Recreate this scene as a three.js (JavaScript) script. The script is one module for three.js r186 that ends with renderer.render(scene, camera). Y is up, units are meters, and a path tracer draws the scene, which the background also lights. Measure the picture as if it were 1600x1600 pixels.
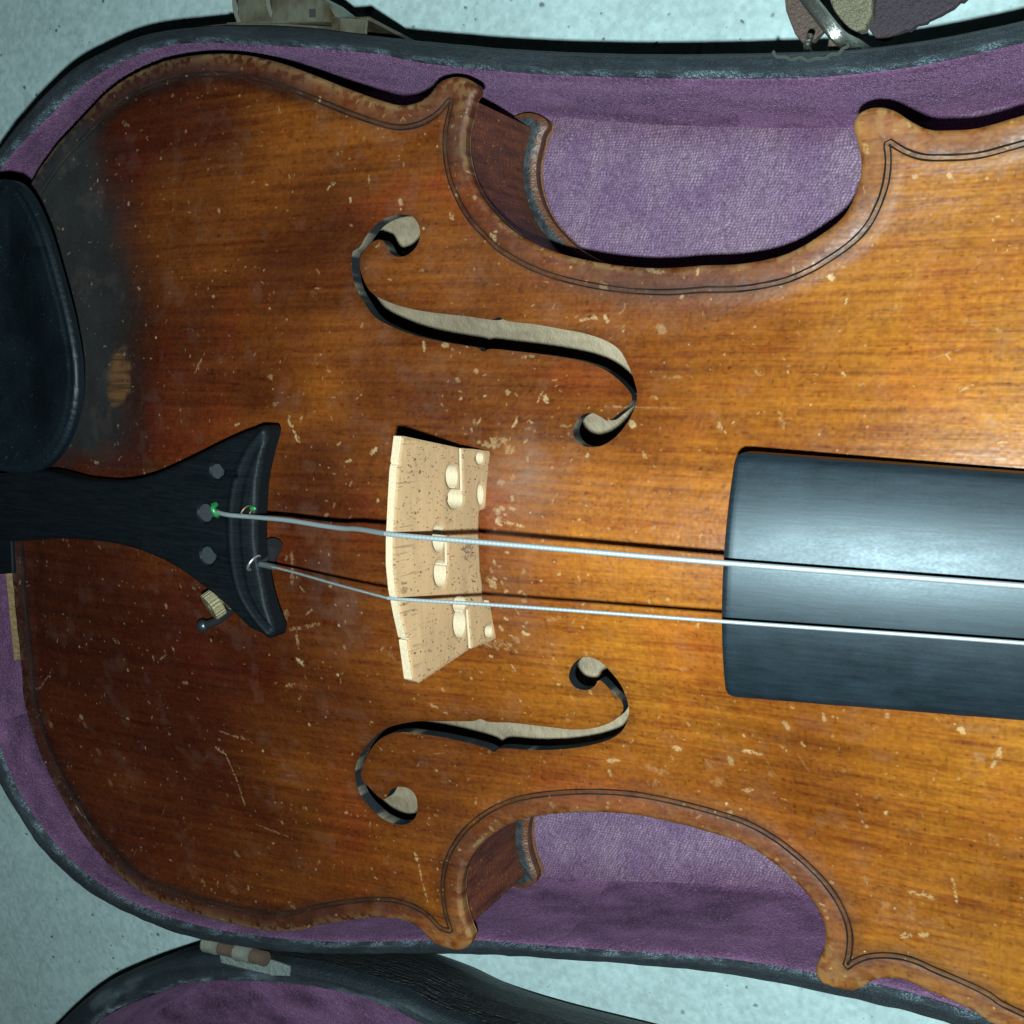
import * as THREE from 'three';
import { mergeGeometries, mergeVertices, toCreasedNormals } from 'three/addons/utils/BufferGeometryUtils.js';

// ---------------------------------------------------------------- camera, light, exposure
const MM = 0.001;                                             // shapes below are drawn in millimetres
const scene = new THREE.Scene();
scene.background = new THREE.Color(0.004, 0.005, 0.006);      // a dark room at night
const camera = new THREE.PerspectiveCamera(49.45, 1, 0.01, 20);
camera.position.set(0, 203.06 * MM, -33.53 * MM);
camera.up.set(-0.06855489, -0.1042398, -0.99218662);
camera.lookAt(-0.43566324 * 1, (203.06 * MM) - 0.89155962, (-33.53 * MM) + 0.1237699);
const renderer = new THREE.WebGLRenderer({ antialias: true });
renderer.toneMapping = THREE.LinearToneMapping;
renderer.toneMappingExposure = 1;
renderer.shadowMap.enabled = true;
const flash = new THREE.PointLight(new THREE.Color(0.78, 0.97, 1.0), 0.45, 0, 2);   // the flash beside the lens
flash.name = 'camera_flash';
flash.position.set(-4 * MM, 203 * MM, -20.5 * MM);
flash.shadow.radius = 0.1; flash.castShadow = true;
scene.add(flash);

// ---------------------------------------------------------------- helpers
function rng(seed) { let s = seed | 0; return () => { s = (s + 0x6d2b79f5) | 0; let t = Math.imul(s ^ (s >>> 15), 1 | s); t = (t + Math.imul(t ^ (t >>> 7), 61 | t)) ^ t; return ((t ^ (t >>> 14)) >>> 0) / 4294967296; }; }
const clamp = (v, a = 0, b = 1) => (v < a ? a : v > b ? b : v), lerp = (a, b, t) => a + (b - a) * t;
const smooth = (a, b, v) => { const t = clamp((v - a) / (b - a)); return t * t * (3 - 2 * t); };
function hash(ix, iy, s) { let h = Math.imul(ix, 374761393) + Math.imul(iy, 668265263) + Math.imul(s, 1274126177); h = Math.imul(h ^ (h >>> 13), 1274126177); return ((h ^ (h >>> 16)) >>> 0) / 4294967296; }
function noise(x, y, s = 0) {
  const ix = Math.floor(x), iy = Math.floor(y), fx = x - ix, fy = y - iy, u = fx * fx * (3 - 2 * fx), v = fy * fy * (3 - 2 * fy);
  return lerp(lerp(hash(ix, iy, s), hash(ix + 1, iy, s), u), lerp(hash(ix, iy + 1, s), hash(ix + 1, iy + 1, s), u), v);
}
function fbm(x, y, s = 0, n = 3) { let a = 0, w = 0.5, t = 0; for (let i = 0; i < n; i++) { a += w * noise(x, y, s + i * 17); t += w; w *= 0.5; x *= 2.03; y *= 2.03; } return a / t; }
const enc = (v) => { v = clamp(v); return 255 * (v <= 0.0031308 ? v * 12.92 : 1.055 * Math.pow(v, 1 / 2.4) - 0.055); };
function tex(w, h, fn, srgb, wrap = THREE.RepeatWrapping) {      // fn(col, row) -> [r, g, b] linear, row 0 at the top
  const data = new Uint8Array(w * h * 4);
  for (let r = 0; r < h; r++) for (let c = 0; c < w; c++) {
    const v = fn(c, r), o = ((h - 1 - r) * w + c) * 4;
    if (srgb) { data[o] = enc(v[0]); data[o + 1] = enc(v[1]); data[o + 2] = enc(v[2]); }
    else if (typeof v === 'number') data[o] = data[o + 1] = data[o + 2] = 255 * clamp(v);
    else { data[o] = 255 * clamp(v[0]); data[o + 1] = 255 * clamp(v[1]); data[o + 2] = 255 * clamp(v[2]); }
    data[o + 3] = 255;
  }
  const t = new THREE.DataTexture(data, w, h);
  t.wrapS = t.wrapT = wrap; t.magFilter = THREE.LinearFilter; t.minFilter = THREE.LinearMipmapLinearFilter; t.generateMipmaps = true;
  if (srgb) t.colorSpace = THREE.SRGBColorSpace;
  t.needsUpdate = true;
  return t;
}
const taken = {};
function numbered(n) { taken[n] = (taken[n] ?? -1) + 1; return taken[n] ? n + '_' + String(taken[n]).padStart(3, '0') : n; }
function part(name, geo, mat, parent, label) {
  const list = Array.isArray(geo) ? geo : [geo];
  const g = list.length > 1 ? mergeGeometries(list.map((q) => { const k = q.index ? q.toNonIndexed() : q.clone(); for (const a of Object.keys(k.attributes)) if (!['position', 'normal', 'uv', 'color'].includes(a)) k.deleteAttribute(a); return k; })) : list[0].clone();
  g.scale(MM, MM, MM);
  const m = new THREE.Mesh(g, mat);
  m.name = parent === scene ? numbered(name) : name; m.castShadow = m.receiveShadow = true;
  if (label) m.userData.label = label;
  parent.add(m);
  return m;
}
function thing(name, label, category) { const g = new THREE.Group(); g.name = numbered(name); g.userData = { label, category }; scene.add(g); return g; }
function sub(name, parent, label) { const g = new THREE.Group(); g.name = name; if (label) g.userData.label = label; parent.add(g); return g; }

// closed or open smooth line through listed points
function spline(pts, step, closed = false, tension = 0.5) {
  const c = new THREE.CatmullRomCurve3(pts.map(([x, z]) => new THREE.Vector3(x, 0, z)), closed, 'centripetal', tension);
  const n = Math.max(4, Math.round(c.getLength() / step));
  c.arcLengthDivisions = n * 4;
  const out = c.getSpacedPoints(n).map((p) => [p.x, p.z]);
  if (closed) out.pop();
  return out;
}
function signed(poly) {                                        // signed distance to a closed line, positive inside
  const n = poly.length;
  return (x, z) => {
    let best = 1e18, inside = false;
    for (let i = 0, j = n - 1; i < n; j = i++) {
      const ax = poly[j][0], az = poly[j][1], bx = poly[i][0], bz = poly[i][1], ex = bx - ax, ez = bz - az, wx = x - ax, wz = z - az;
      const t = clamp((wx * ex + wz * ez) / (ex * ex + ez * ez || 1e-9)), dx = wx - ex * t, dz = wz - ez * t, d = dx * dx + dz * dz;
      if (d < best) best = d;
      if ((az > z) !== (bz > z) && x < ((bx - ax) * (z - az)) / (bz - az) + ax) inside = !inside;
    }
    return (inside ? 1 : -1) * Math.sqrt(best);
  };
}
class Grid {
  constructor(x0, x1, z0, z1, c, fn) {
    this.x0 = x0; this.z0 = z0; this.c = c; this.nx = Math.ceil((x1 - x0) / c) + 1; this.nz = Math.ceil((z1 - z0) / c) + 1;
    this.v = new Float32Array(this.nx * this.nz);
    for (let j = 0; j < this.nz; j++) for (let i = 0; i < this.nx; i++) { let d = fn(x0 + i * c, z0 + j * c); if (Math.abs(d) < 1e-4) d = 1e-4; this.v[j * this.nx + i] = d; }
  }
  at(x, z) {
    const fx = clamp((x - this.x0) / this.c, 0, this.nx - 1.001), fz = clamp((z - this.z0) / this.c, 0, this.nz - 1.001), i = Math.floor(fx), j = Math.floor(fz), u = fx - i, w = fz - j, k = j * this.nx + i, v = this.v;
    return lerp(lerp(v[k], v[k + 1], u), lerp(v[k + this.nx], v[k + this.nx + 1], u), w);
  }
  grad(x, z) { const e = this.c * 0.6, gx = this.at(x + e, z) - this.at(x - e, z), gz = this.at(x, z + e) - this.at(x, z - e), l = Math.hypot(gx, gz) || 1; return [gx / l, gz / l]; }
  // the sheet where the grid exceeds a level, and the closed lines round it (the sheet on their left seen from above)
  cut(level = 0) {
    const { nx, nz, c, x0, z0, v } = this, pos = [], tri = [], ids = new Map(), next = new Map();
    const corner = (k) => { let id = ids.get(k); if (id === undefined) { ids.set(k, id = pos.length); pos.push([x0 + (k % nx) * c, z0 + Math.floor(k / nx) * c]); } return id; };
    const cross = (a, b) => {
      const key = -(Math.min(a, b) * 2 + (Math.abs(a - b) === 1 ? 0 : 1)) - 1; let id = ids.get(key);
      if (id === undefined) { const t = clamp((level - v[a]) / (v[b] - v[a]), 0.02, 0.98); ids.set(key, id = pos.length); pos.push([x0 + lerp(a % nx, b % nx, t) * c, z0 + lerp(Math.floor(a / nx), Math.floor(b / nx), t) * c]); }
      return id;
    };
    for (let j = 0; j < nz - 1; j++) for (let i = 0; i < nx - 1; i++) {
      const k = j * nx + i, q = [k, k + nx, k + nx + 1, k + 1], s = q.map((n) => v[n] > level), n = s[0] + s[1] + s[2] + s[3];
      if (!n) continue;
      const emit = (poly) => { for (let m = 2; m < poly.length; m++) tri.push(poly[0], poly[m - 1], poly[m]); };
      if (n === 2 && s[0] === s[2]) {                           // two opposite corners: two small pieces
        for (let m = 0; m < 4; m++) if (s[m]) { const a = cross(q[(m + 3) % 4], q[m]), b = cross(q[m], q[(m + 1) % 4]); emit([corner(q[m]), b, a]); next.set(b, a); }
        continue;
      }
      const poly = []; let from, to;
      for (let m = 0; m < 4; m++) {
        if (s[m]) poly.push(corner(q[m]));
        if (s[m] !== s[(m + 1) % 4]) { const e = cross(q[m], q[(m + 1) % 4]); poly.push(e); if (s[m]) from = e; else to = e; }
      }
      emit(poly);
      if (from !== undefined) next.set(from, to);
    }
    const loops = [], seen = new Set();
    for (const s of next.keys()) { if (seen.has(s)) continue; const l = []; for (let p = s; p !== undefined && !seen.has(p); p = next.get(p)) { seen.add(p); l.push(pos[p]); } if (l.length > 5) loops.push(l); }
    return { pos, tri, loops };
  }
}
function geom(position, index, uv, color) {
  const g = new THREE.BufferGeometry();
  g.setAttribute('position', new THREE.Float32BufferAttribute(position, 3));
  g.setAttribute('uv', new THREE.Float32BufferAttribute(uv ?? new Float32Array((position.length / 3) * 2), 2));
  if (color) g.setAttribute('color', new THREE.Float32BufferAttribute(color, 3));
  g.setIndex(index); g.computeVertexNormals();
  return g;
}
// a sheet of height y(x, z): up = facing up; uvr = [x0, x1, z0, z1] that fills the texture, or a number of millimetres per repeat
function sheet(cut, y, uvr, up = true, color) {
  const p = [], uv = [], col = color ? [] : null;
  for (const [x, z] of cut.pos) {
    p.push(x, y(x, z), z);
    if (typeof uvr === 'number') uv.push(x / uvr, -z / uvr); else uv.push((x - uvr[0]) / (uvr[1] - uvr[0]), 1 - (z - uvr[2]) / (uvr[3] - uvr[2]));
    if (col) col.push(...color(x, z));
  }
  const t = [];
  for (let i = 0; i < cut.tri.length; i += 3) up ? t.push(cut.tri[i], cut.tri[i + 1], cut.tri[i + 2]) : t.push(cut.tri[i], cut.tri[i + 2], cut.tri[i + 1]);
  return geom(p, t, uv, col);
}
// a strip that follows a line through several rows; rows[k](point, k along) gives [x, y, z]
function strip(line, closed, rows, uvScale = 10, rowUv, colors) {
  const n = line.length, m = closed ? n + 1 : n, p = [], uv = [], ix = [], col = colors ? [] : null;
  let s = 0;
  for (let i = 0; i < m; i++) {
    const q = line[i % n];
    if (i) s += Math.hypot(q[0] - line[i - 1][0], q[1] - line[i - 1][1]);
    rows.forEach((f, r) => { const a = f(q, i % n, s); p.push(...a); uv.push(s / uvScale, rowUv ? rowUv[r] : r); if (col) col.push(...colors[r](q, s)); });
    if (i) for (let r = 0; r < rows.length - 1; r++) { const a = (i - 1) * rows.length + r, b = a + rows.length; ix.push(a, a + 1, b, b, a + 1, b + 1); }
  }
  return geom(p, ix, uv, col);
}
const wall = (line, y0, y1, uvScale = 10) => strip(line, true, [(q) => [q[0], y0(q[0], q[1]), q[1]], (q) => [q[0], y1(q[0], q[1]), q[1]]], uvScale, [0, 1]);
function tube(pts, r, seg = 10, steps, closed = false) { const c = new THREE.CatmullRomCurve3(pts.map((a) => new THREE.Vector3(...a)), closed); return new THREE.TubeGeometry(c, steps ?? pts.length * 8, r, seg, closed); }
function ball(x, y, z, r, sx = 1, sy = 1, sz = 1) { const g = new THREE.SphereGeometry(r, 18, 12); g.scale(sx, sy, sz); g.translate(x, y, z); return g; }
function slabOf(list, r) {                                     // a rounded plate drawn on the x-z plane, list = outline, y from 0 to h
  const s = new THREE.Shape(list.map(([x, z]) => new THREE.Vector2(x, -z)));
  const g = new THREE.ExtrudeGeometry(s, { depth: r.h, bevelEnabled: true, bevelThickness: r.b, bevelSize: r.b, bevelSegments: 3, curveSegments: 12 });
  const uv = g.attributes.uv; for (let i = 0; i < uv.count; i++) uv.setXY(i, uv.getX(i) / 30, uv.getY(i) / 30);
  g.rotateX(-Math.PI / 2); g.translate(0, r.y, 0);
  return g;
}
const std = (o) => new THREE.MeshStandardMaterial(o), phy = (o) => new THREE.MeshPhysicalMaterial(o);
const rgb = (r, g, b) => new THREE.Color().setRGB(r, g, b);

// ---------------------------------------------------------------- traced outlines (millimetres, x towards the neck, z across)
const EDGE_A = [[-236,-77.3],[-228,-85.4],[-217,-93],[-207.4,-98.8],[-199,-101.9],[-188.8,-103.7],[-178,-103.8],[-167.9,-102.6],[-158.1,-100],[-148.6,-96.4],[-139.2,-92.5],[-130.9,-89.4],[-126.6,-88.2],[-122.6,-88.4],[-119.7,-89.7],[-117.5,-91.8],[-114.2,-92.6],[-110.9,-91.9],[-108.7,-90.3],[-108.5,-89],[-109.5,-88.1],[-110.3,-85.2],[-111.2,-81.5],[-111.1,-77.3],[-109.7,-72.6],[-107.2,-68.3],[-103.5,-64.4],[-100.2,-61.7],[-95,-58.9],[-89.7,-56.9],[-82.1,-55.1],[-74.8,-54],[-67.5,-53.6],[-61.1,-53.9],[-53.5,-54],[-46,-55.4],[-40.3,-58.3],[-35.9,-61.9],[-33.8,-67.1],[-33.6,-70.7],[-34.4,-74],[-35.2,-76.8],[-34.8,-78.4],[-32.9,-79.4],[-30.5,-79.4],[-28.6,-78.7],[-25.7,-76.7],[-23,-75.2],[-19.2,-74.8],[-15.5,-74.8],[-8.4,-76.3]];
const EDGE_B = [[-244.5,56.1],[-240.9,66.1],[-236.7,73.7],[-230.5,82],[-224.9,88.7],[-216.4,95.2],[-209.6,99.1],[-200.9,101.8],[-190.9,102.4],[-177.9,102.5],[-165.5,101.8],[-153.5,98.8],[-148.9,96.6],[-138.7,92.7],[-130.9,90.3],[-125.7,89.6],[-121.4,90.2],[-118.9,91.8],[-117,93],[-113.9,93.4],[-110.9,93.1],[-108.5,91.5],[-107.5,89.3],[-108.5,87],[-109.8,83.5],[-110.4,78.6],[-109.3,73.4],[-106.4,68.4],[-101.8,63.7],[-96.3,60.2],[-90.7,58],[-80,55.3],[-70.2,54.1],[-62.2,54.2],[-55,54.7],[-49.3,55.5],[-44.5,57.3],[-39.9,60.1],[-36.2,63.1],[-33.8,66.3],[-32.7,69.3],[-32.8,72.8],[-33.9,76.4],[-34,78.4],[-32.6,79.9],[-30,80.1],[-27.4,79.8],[-25.3,78.5],[-24.1,77.1],[-21.7,75.8],[-18.3,75.3],[-14.1,76.2],[-10.1,77],[-6,78.1],[-3.6,79.3]];
const HOLE_A = [[-120.9,-61.5],[-121.5,-63.7],[-123,-65.4],[-125.2,-65.9],[-128.2,-65.5],[-130.9,-64.2],[-133.1,-61.7],[-134.5,-59.2],[-135.8,-58.6],[-135.8,-55.8],[-134.5,-51.5],[-131.7,-47.7],[-128.8,-44.7],[-124.6,-42.7],[-118.9,-40.8],[-113.6,-39.7],[-108.4,-38.9],[-105.3,-38.4],[-104.2,-37.6],[-103.4,-38.2],[-98.1,-37.9],[-87.9,-36.8],[-82.9,-35.9],[-78.9,-34.6],[-75.8,-32.8],[-73.2,-30.7],[-72.3,-29.6],[-72.3,-28.4],[-74.5,-26.1],[-76.1,-24.9],[-77.9,-25.7],[-79.7,-26.3],[-81.5,-25.8],[-82.6,-24],[-82.5,-22.2],[-81.2,-20.7],[-79.4,-20],[-76.6,-20.3],[-74.1,-22],[-72.3,-24.7],[-71.4,-27.4],[-71.3,-29.7],[-72.1,-31.9],[-73.6,-34.6],[-76.1,-38.1],[-78.7,-39.8],[-83.7,-41.4],[-88.8,-42.3],[-94.9,-43.3],[-100.7,-44],[-101.9,-44.7],[-103.2,-44.2],[-109.4,-44.9],[-117.2,-45.7],[-122.6,-46.7],[-126.5,-47.9],[-130.4,-49.8],[-132.4,-52.2],[-133.8,-55.3],[-133.9,-57.4],[-132.3,-59.7],[-130.5,-60.8],[-129.1,-60.5],[-127.4,-58.2],[-125.8,-57.2],[-123.5,-57.4],[-121.6,-59]];
const HOLE_B = [[-120.8,61.1],[-121,58.8],[-122.3,57.3],[-124.6,57.1],[-126.7,58.1],[-127.8,59.9],[-128.8,60.9],[-130.2,60.3],[-132.3,58.2],[-133.8,56.4],[-133.1,53.6],[-131,49.7],[-127.5,45.7],[-123.2,43.6],[-117.1,43.3],[-108.7,44.1],[-103,45.1],[-101.9,45.7],[-100.8,44.7],[-93.1,43.9],[-85.2,42.3],[-78.4,39.9],[-74.2,37.3],[-72.1,34.2],[-71.4,31.7],[-71.4,29.2],[-72.2,25.8],[-73.8,23.2],[-75.5,21.3],[-77.8,20.4],[-80.1,21.1],[-82.2,23.5],[-82.9,26],[-81.8,27.8],[-79.7,28],[-77.8,26.9],[-76.6,25.2],[-75.5,26.1],[-74,28],[-72.7,29.2],[-72.5,31.3],[-74.3,33.8],[-78.6,36.4],[-83.7,37.7],[-89.9,37.9],[-97.7,38.1],[-102.6,38.5],[-103.9,38],[-105.3,38.7],[-111.2,39.5],[-117.7,40.2],[-122.9,41.7],[-126.6,43.5],[-130.7,47.3],[-133.6,51.3],[-135,54.4],[-135.2,57.5],[-134.4,61],[-131.8,64.1],[-129,66],[-125.4,66.6],[-122.4,65.2],[-121.1,63.2]];
const BRIDGE = [[-22.3,37.9],[-19.4,20.9],[-18.9,15.6],[-18.1,10],[-7.7,11.5],[-7.3,14.8],[-3.2,15.3],[4.4,15.1],[8.1,14.4],[8.1,10.2],[18.6,9.9],[18.9,13.5],[18.9,19.4],[21.7,35.6],[20.8,37.5],[13.2,38.8],[8.8,40.2],[4.1,41.4],[-0.3,41.8],[-4.7,41.5],[-10.4,40.7],[-16.2,39.7]];
const MARKS = [[-172.9,-36.9,-175.4,-32.6,0.43,0.50],[-153.4,-32.1,-153.2,-31.8,1.16,0.80],[-147.6,-23.1,-146.1,-21.4,0.72,0.85],[-146.0,-20.8,-144.3,-18.4,0.72,0.85],[-143.9,-23.9,-144.3,-22.8,0.58,0.50],[-126.1,-17.0,-124.4,-18.1,0.72,0.80],[-132.0,-15.0,-130.6,-15.3,0.58,0.70],[-195.8,-52.1,-195.4,-51.8,0.58,0.60],[-209.0,-10.6,-208.0,-10.6,0.72,0.60],[-177.8,-12.2,-173.4,-13.0,0.58,0.40],[-117.2,-39.7,-116.7,-37.9,0.72,0.60],[-112.9,-39.1,-112.2,-39.0,0.87,0.50],[-96.0,-36.8,-93.6,-37.0,0.72,0.45],[-85.0,-44.1,-83.1,-44.3,0.58,0.60],[-82.6,-44.5,-81.5,-44.5,0.72,0.70],[-80.0,-44.8,-79.4,-43.9,0.58,0.70],[-68.9,-42.5,-68.3,-42.0,1.45,0.90],[-91.1,-28.1,-90.5,-30.2,0.43,0.70],[-89.9,-29.5,-89.2,-28.1,0.87,0.90],[-95.3,-23.1,-94.4,-25.4,0.58,0.70],[-101.9,-20.1,-98.3,-19.3,0.87,0.50],[-99.5,-21.0,-98.5,-19.6,0.58,0.50],[-102.8,-23.6,-102.3,-24.6,0.43,0.60],[-97.8,-30.0,-97.5,-29.7,0.72,0.50],[-77.3,-27.7,-70.3,-27.7,0.43,0.35],[-70.3,-27.7,-62.8,-27.7,0.43,0.20],[-66.9,-33.3,-63.0,-33.5,0.58,0.30],[-68.5,-29.6,-67.3,-29.4,0.72,0.45],[-71.5,-24.8,-71.0,-24.3,0.87,0.70],[-85.5,-23.8,-83.3,-23.9,0.58,0.30],[-105.2,-34.1,-104.9,-33.8,0.72,0.50],[-108.8,-32.2,-108.5,-32.0,0.72,0.40],[-125.7,-77.0,-125.6,-75.7,0.43,0.50],[-133.7,-74.4,-133.7,-72.8,0.43,0.60],[-137.9,-69.7,-137.7,-69.3,0.58,0.80],[-126.1,-68.8,-125.8,-68.3,0.72,0.70],[-114.5,-65.8,-113.9,-64.6,0.72,0.60],[-101.9,-62.8,-98.5,-61.4,1.30,0.55],[-105.1,-61.2,-103.9,-60.1,1.01,0.60],[-125.8,-16.6,-125.0,-17.9,0.58,0.70],[-93.6,-7.9,-92.2,-7.7,0.72,0.55],[-96.5,-5.5,-95.2,-4.5,0.72,0.80],[-94.9,-5.3,-92.8,-4.9,0.58,0.60],[-92.8,-5.0,-90.1,-4.7,0.58,0.70],[-79.6,-17.9,-78.5,-17.3,1.74,0.20],[-79.1,-11.0,-77.0,-8.8,1.74,0.16],[-91.3,16.8,-90.4,16.9,0.72,0.85],[-85.7,13.5,-83.1,12.4,0.87,0.30],[-74.1,13.6,-72.9,16.1,1.45,0.16],[-65.3,6.5,-64.2,9.2,0.43,0.30],[-68.3,-19.6,-67.6,-18.7,0.87,0.40],[-122.7,24.9,-121.3,26.2,1.30,0.25],[-99.3,22.8,-99.0,22.9,0.58,0.95],[-95.0,24.1,-94.4,25.5,0.43,0.60],[-146.4,29.2,-144.7,30.7,1.01,0.85],[-150.6,36.3,-148.0,35.3,0.58,0.50],[-148.0,18.9,-150.0,20.8,2.03,0.55],[-147.7,22.7,-139.2,20.3,0.87,0.35],[-145.9,23.5,-145.7,26.7,0.72,0.50],[-205.9,33.0,-203.6,33.7,0.87,0.40],[-191.7,34.8,-191.3,37.7,0.43,0.50],[-189.2,35.7,-186.8,34.1,0.43,0.45],[-238.4,51.6,-233.4,46.2,0.43,0.40],[-233.4,46.2,-232.7,45.1,0.29,0.30],[-182.4,40.3,-180.7,40.2,0.72,0.35],[-185.4,21.6,-185.1,22.1,0.72,0.55],[-180.1,15.7,-179.6,16.8,0.43,0.60],[-142.8,18.7,-141.1,17.4,0.43,0.60],[-146.0,4.9,-145.7,8.3,0.72,0.30],[-145.9,8.9,-146.3,12.3,0.87,0.30],[-144.0,12.5,-142.7,13.9,0.43,0.40],[-174.4,55.6,-171.6,56.9,0.72,0.75],[-171.6,56.9,-170.2,60.3,0.43,0.50],[-170.2,60.3,-168.9,64.2,0.43,0.55],[-168.9,64.2,-167.8,69.5,0.43,0.45],[-173.0,51.1,-169.1,51.5,0.43,0.35],[-168.7,51.6,-163.8,51.7,0.58,0.40],[-234.8,60.7,-234.4,61.1,1.16,0.55],[-222.3,56.4,-221.8,56.7,1.01,0.50],[-221.2,58.1,-220.8,58.6,1.16,0.45],[-216.7,64.6,-216.3,65.1,1.16,0.35],[-213.3,72.5,-212.9,73.0,1.16,0.50],[-226.4,81.5,-222.4,85.3,0.29,0.80],[-222.4,85.3,-219.1,88.7,0.29,0.40],[-175.4,92.2,-173.2,93.6,1.74,0.35],[-183.7,92.6,-183.0,94.1,1.01,0.35],[-172.5,82.7,-171.2,83.7,0.87,0.30],[-165.0,73.9,-155.9,75.2,0.29,0.30],[-122.1,72.6,-121.3,74.3,0.72,0.80],[-121.0,75.0,-120.3,78.6,0.43,0.65],[-119.9,79.6,-118.8,83.5,0.43,0.60],[-130.0,75.9,-129.0,76.7,1.16,0.30],[-132.6,80.7,-132.1,80.9,0.43,0.60],[-114.7,35.7,-113.2,36.3,0.72,0.50],[-89.3,54.8,-88.3,55.5,1.30,0.50],[-77.8,43.5,-74.5,43.1,0.72,0.75],[-76.7,45.4,-76.3,46.7,0.58,0.55],[-110.5,71.7,-109.7,72.7,1.16,0.30],[-103.5,62.9,-102.0,63.5,0.87,0.40],[-107.2,68.0,-104.1,64.5,0.72,0.30],[-64.4,19.8,-63.2,20.3,1.16,0.30],[-59.8,20.4,-58.5,20.2,1.01,0.25],[-49.0,36.0,-46.9,35.6,0.72,0.95],[-47.0,35.8,-45.2,35.9,0.58,0.80],[-62.8,38.0,-61.5,38.2,1.01,0.80],[-63.4,39.5,-63.2,40.6,0.72,0.40],[-69.1,43.2,-66.7,43.7,1.16,0.60],[-67.2,43.9,-64.3,43.8,1.16,0.60],[-68.3,46.7,-66.4,46.3,1.16,0.55],[-56.3,39.6,-55.7,40.6,1.16,0.55],[-55.3,44.0,-53.2,43.1,1.45,0.60],[-54.5,44.7,-54.0,43.5,1.16,0.60],[-51.6,38.1,-51.4,39.1,0.87,0.50],[-49.2,44.6,-47.5,44.0,0.87,0.60],[-44.1,39.6,-42.9,39.9,1.30,0.55],[-30.2,35.9,-29.2,35.4,1.30,0.35],[-24.8,39.8,-23.7,39.4,1.16,0.35],[-40.7,28.2,-40.2,29.1,0.87,0.50],[-33.6,25.0,-33.4,26.0,0.58,0.50],[-34.6,46.9,-34.4,47.8,1.45,0.25],[-31.1,47.6,-30.0,47.5,1.30,0.35],[-26.6,56.6,-26.1,57.6,1.16,0.50],[-18.6,57.6,-16.2,57.6,0.72,0.60],[-16.0,57.5,-14.0,57.9,0.72,0.55],[-11.4,53.0,-10.8,55.3,0.58,0.55],[-10.8,55.5,-10.4,57.7,0.58,0.60],[-23.6,61.8,-22.0,61.1,1.30,0.50],[-18.1,59.4,-17.5,62.0,1.45,0.30],[-19.3,66.8,-18.0,66.3,1.01,0.65],[-16.0,65.7,-15.0,65.4,0.72,0.60],[-8.2,28.1,-8.0,28.6,1.30,0.50],[-6.0,29.7,-5.0,26.1,1.01,0.50],[-6.3,43.7,-4.7,43.6,1.74,0.35],[-6.5,35.1,-5.9,36.0,1.30,0.20],[-19.2,45.3,-17.9,44.5,1.30,0.35],[-11.2,23.7,-10.8,24.1,0.87,0.80],[-13.2,23.6,-5.4,22.9,1.30,0.25],[-11.6,-66.8,-10.9,-68.1,1.45,0.30],[-33.2,-73.4,-32.7,-72.0,0.87,0.45],[-32.0,-63.5,-30.3,-62.3,2.32,0.22],[-28.9,-61.2,-27.8,-59.6,2.61,0.20],[-24.8,-67.6,-24.5,-67.5,0.58,0.60],[-19.3,-67.5,-19.1,-67.3,0.58,0.60],[-37.8,-51.3,-37.6,-51.0,0.87,0.95],[-80.8,-50.6,-80.3,-50.1,1.30,0.70],[-71.8,-53.5,-68.5,-52.9,0.87,0.40],[-90.1,-57.7,-86.3,-56.3,0.72,0.25],[-157.8,-90.7,-157.1,-89.1,0.43,0.50],[-203.4,-91.0,-201.4,-90.0,0.87,0.30],[-142.9,-50.9,-145.0,-49.5,1.45,0.20],[-107.7,-14.3,-99.2,-14.3,1.16,0.20],[-98.1,-20.3,-89.8,-15.2,4.35,0.10],[-111.3,31.6,-111.4,32.0,0.43,0.50],[-49.5,-34.6,-48.2,-34.1,0.72,0.30],[-56.4,-27.6,-54.3,-24.0,1.16,0.30],[-55.1,-25.3,-54.3,-24.5,0.87,0.50],[-26.3,-45.7,-24.9,-46.3,0.87,0.20],[-44.2,-27.4,-43.0,-24.9,1.01,0.25],[-10.1,-27.4,-9.7,-26.7,1.16,0.40],[-15.7,-43.4,-12.7,-42.7,0.87,0.15]].flat();

// ---------------------------------------------------------------- the violin's plate: outline, sound holes, arching
const outline = spline([...EDGE_A, [5, -79], [25, -83], [45, -84], [65, -81.5], [85, -73], [98, -61], [105, -45], [108, -25], [109, 0], [108, 25], [105, 45], [98, 61], [85, 73], [65, 81.5], [45, 84.5], [22, 84],
  ...EDGE_B.slice().reverse(), [-245.2, 44.5], [-246.6, 30], [-247.3, 18], [-247.8, 0], [-247.6, -20], [-246.4, -40], [-243, -58], [-239.6, -70]], 0.9, true);
const holeA = spline(HOLE_A, 0.5, true), holeB = spline(HOLE_B, 0.5, true);
const inOutline = signed(outline), inA = signed(holeA), inB = signed(holeB);
const EDGE = new Grid(-254, 115, -110, 110, 0.6, inOutline);
const CUT = new Grid(-254, 115, -110, 110, 0.6, (x, z) => {
  let d = EDGE.at(x, z);
  if (x > -139 && x < -67) { if (z > -70 && z < -16) d = Math.min(d, -inA(x, z)); if (z > 15 && z < 70) d = Math.min(d, -inB(x, z)); }
  return d;
});
const HALF = new THREE.CatmullRomCurve3([[-246, 40], [-235, 65], [-220, 82], [-200, 94], [-170, 97], [-140, 88], [-120, 72], [-105, 58], [-75, 47], [-50, 50], [-30, 60], [-10, 70], [20, 76], [50, 77], [80, 66], [104, 40]].map(([x, w]) => new THREE.Vector3(x, w, 0)), false, 'centripetal');
const halfAt = new Float32Array(361);
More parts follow.
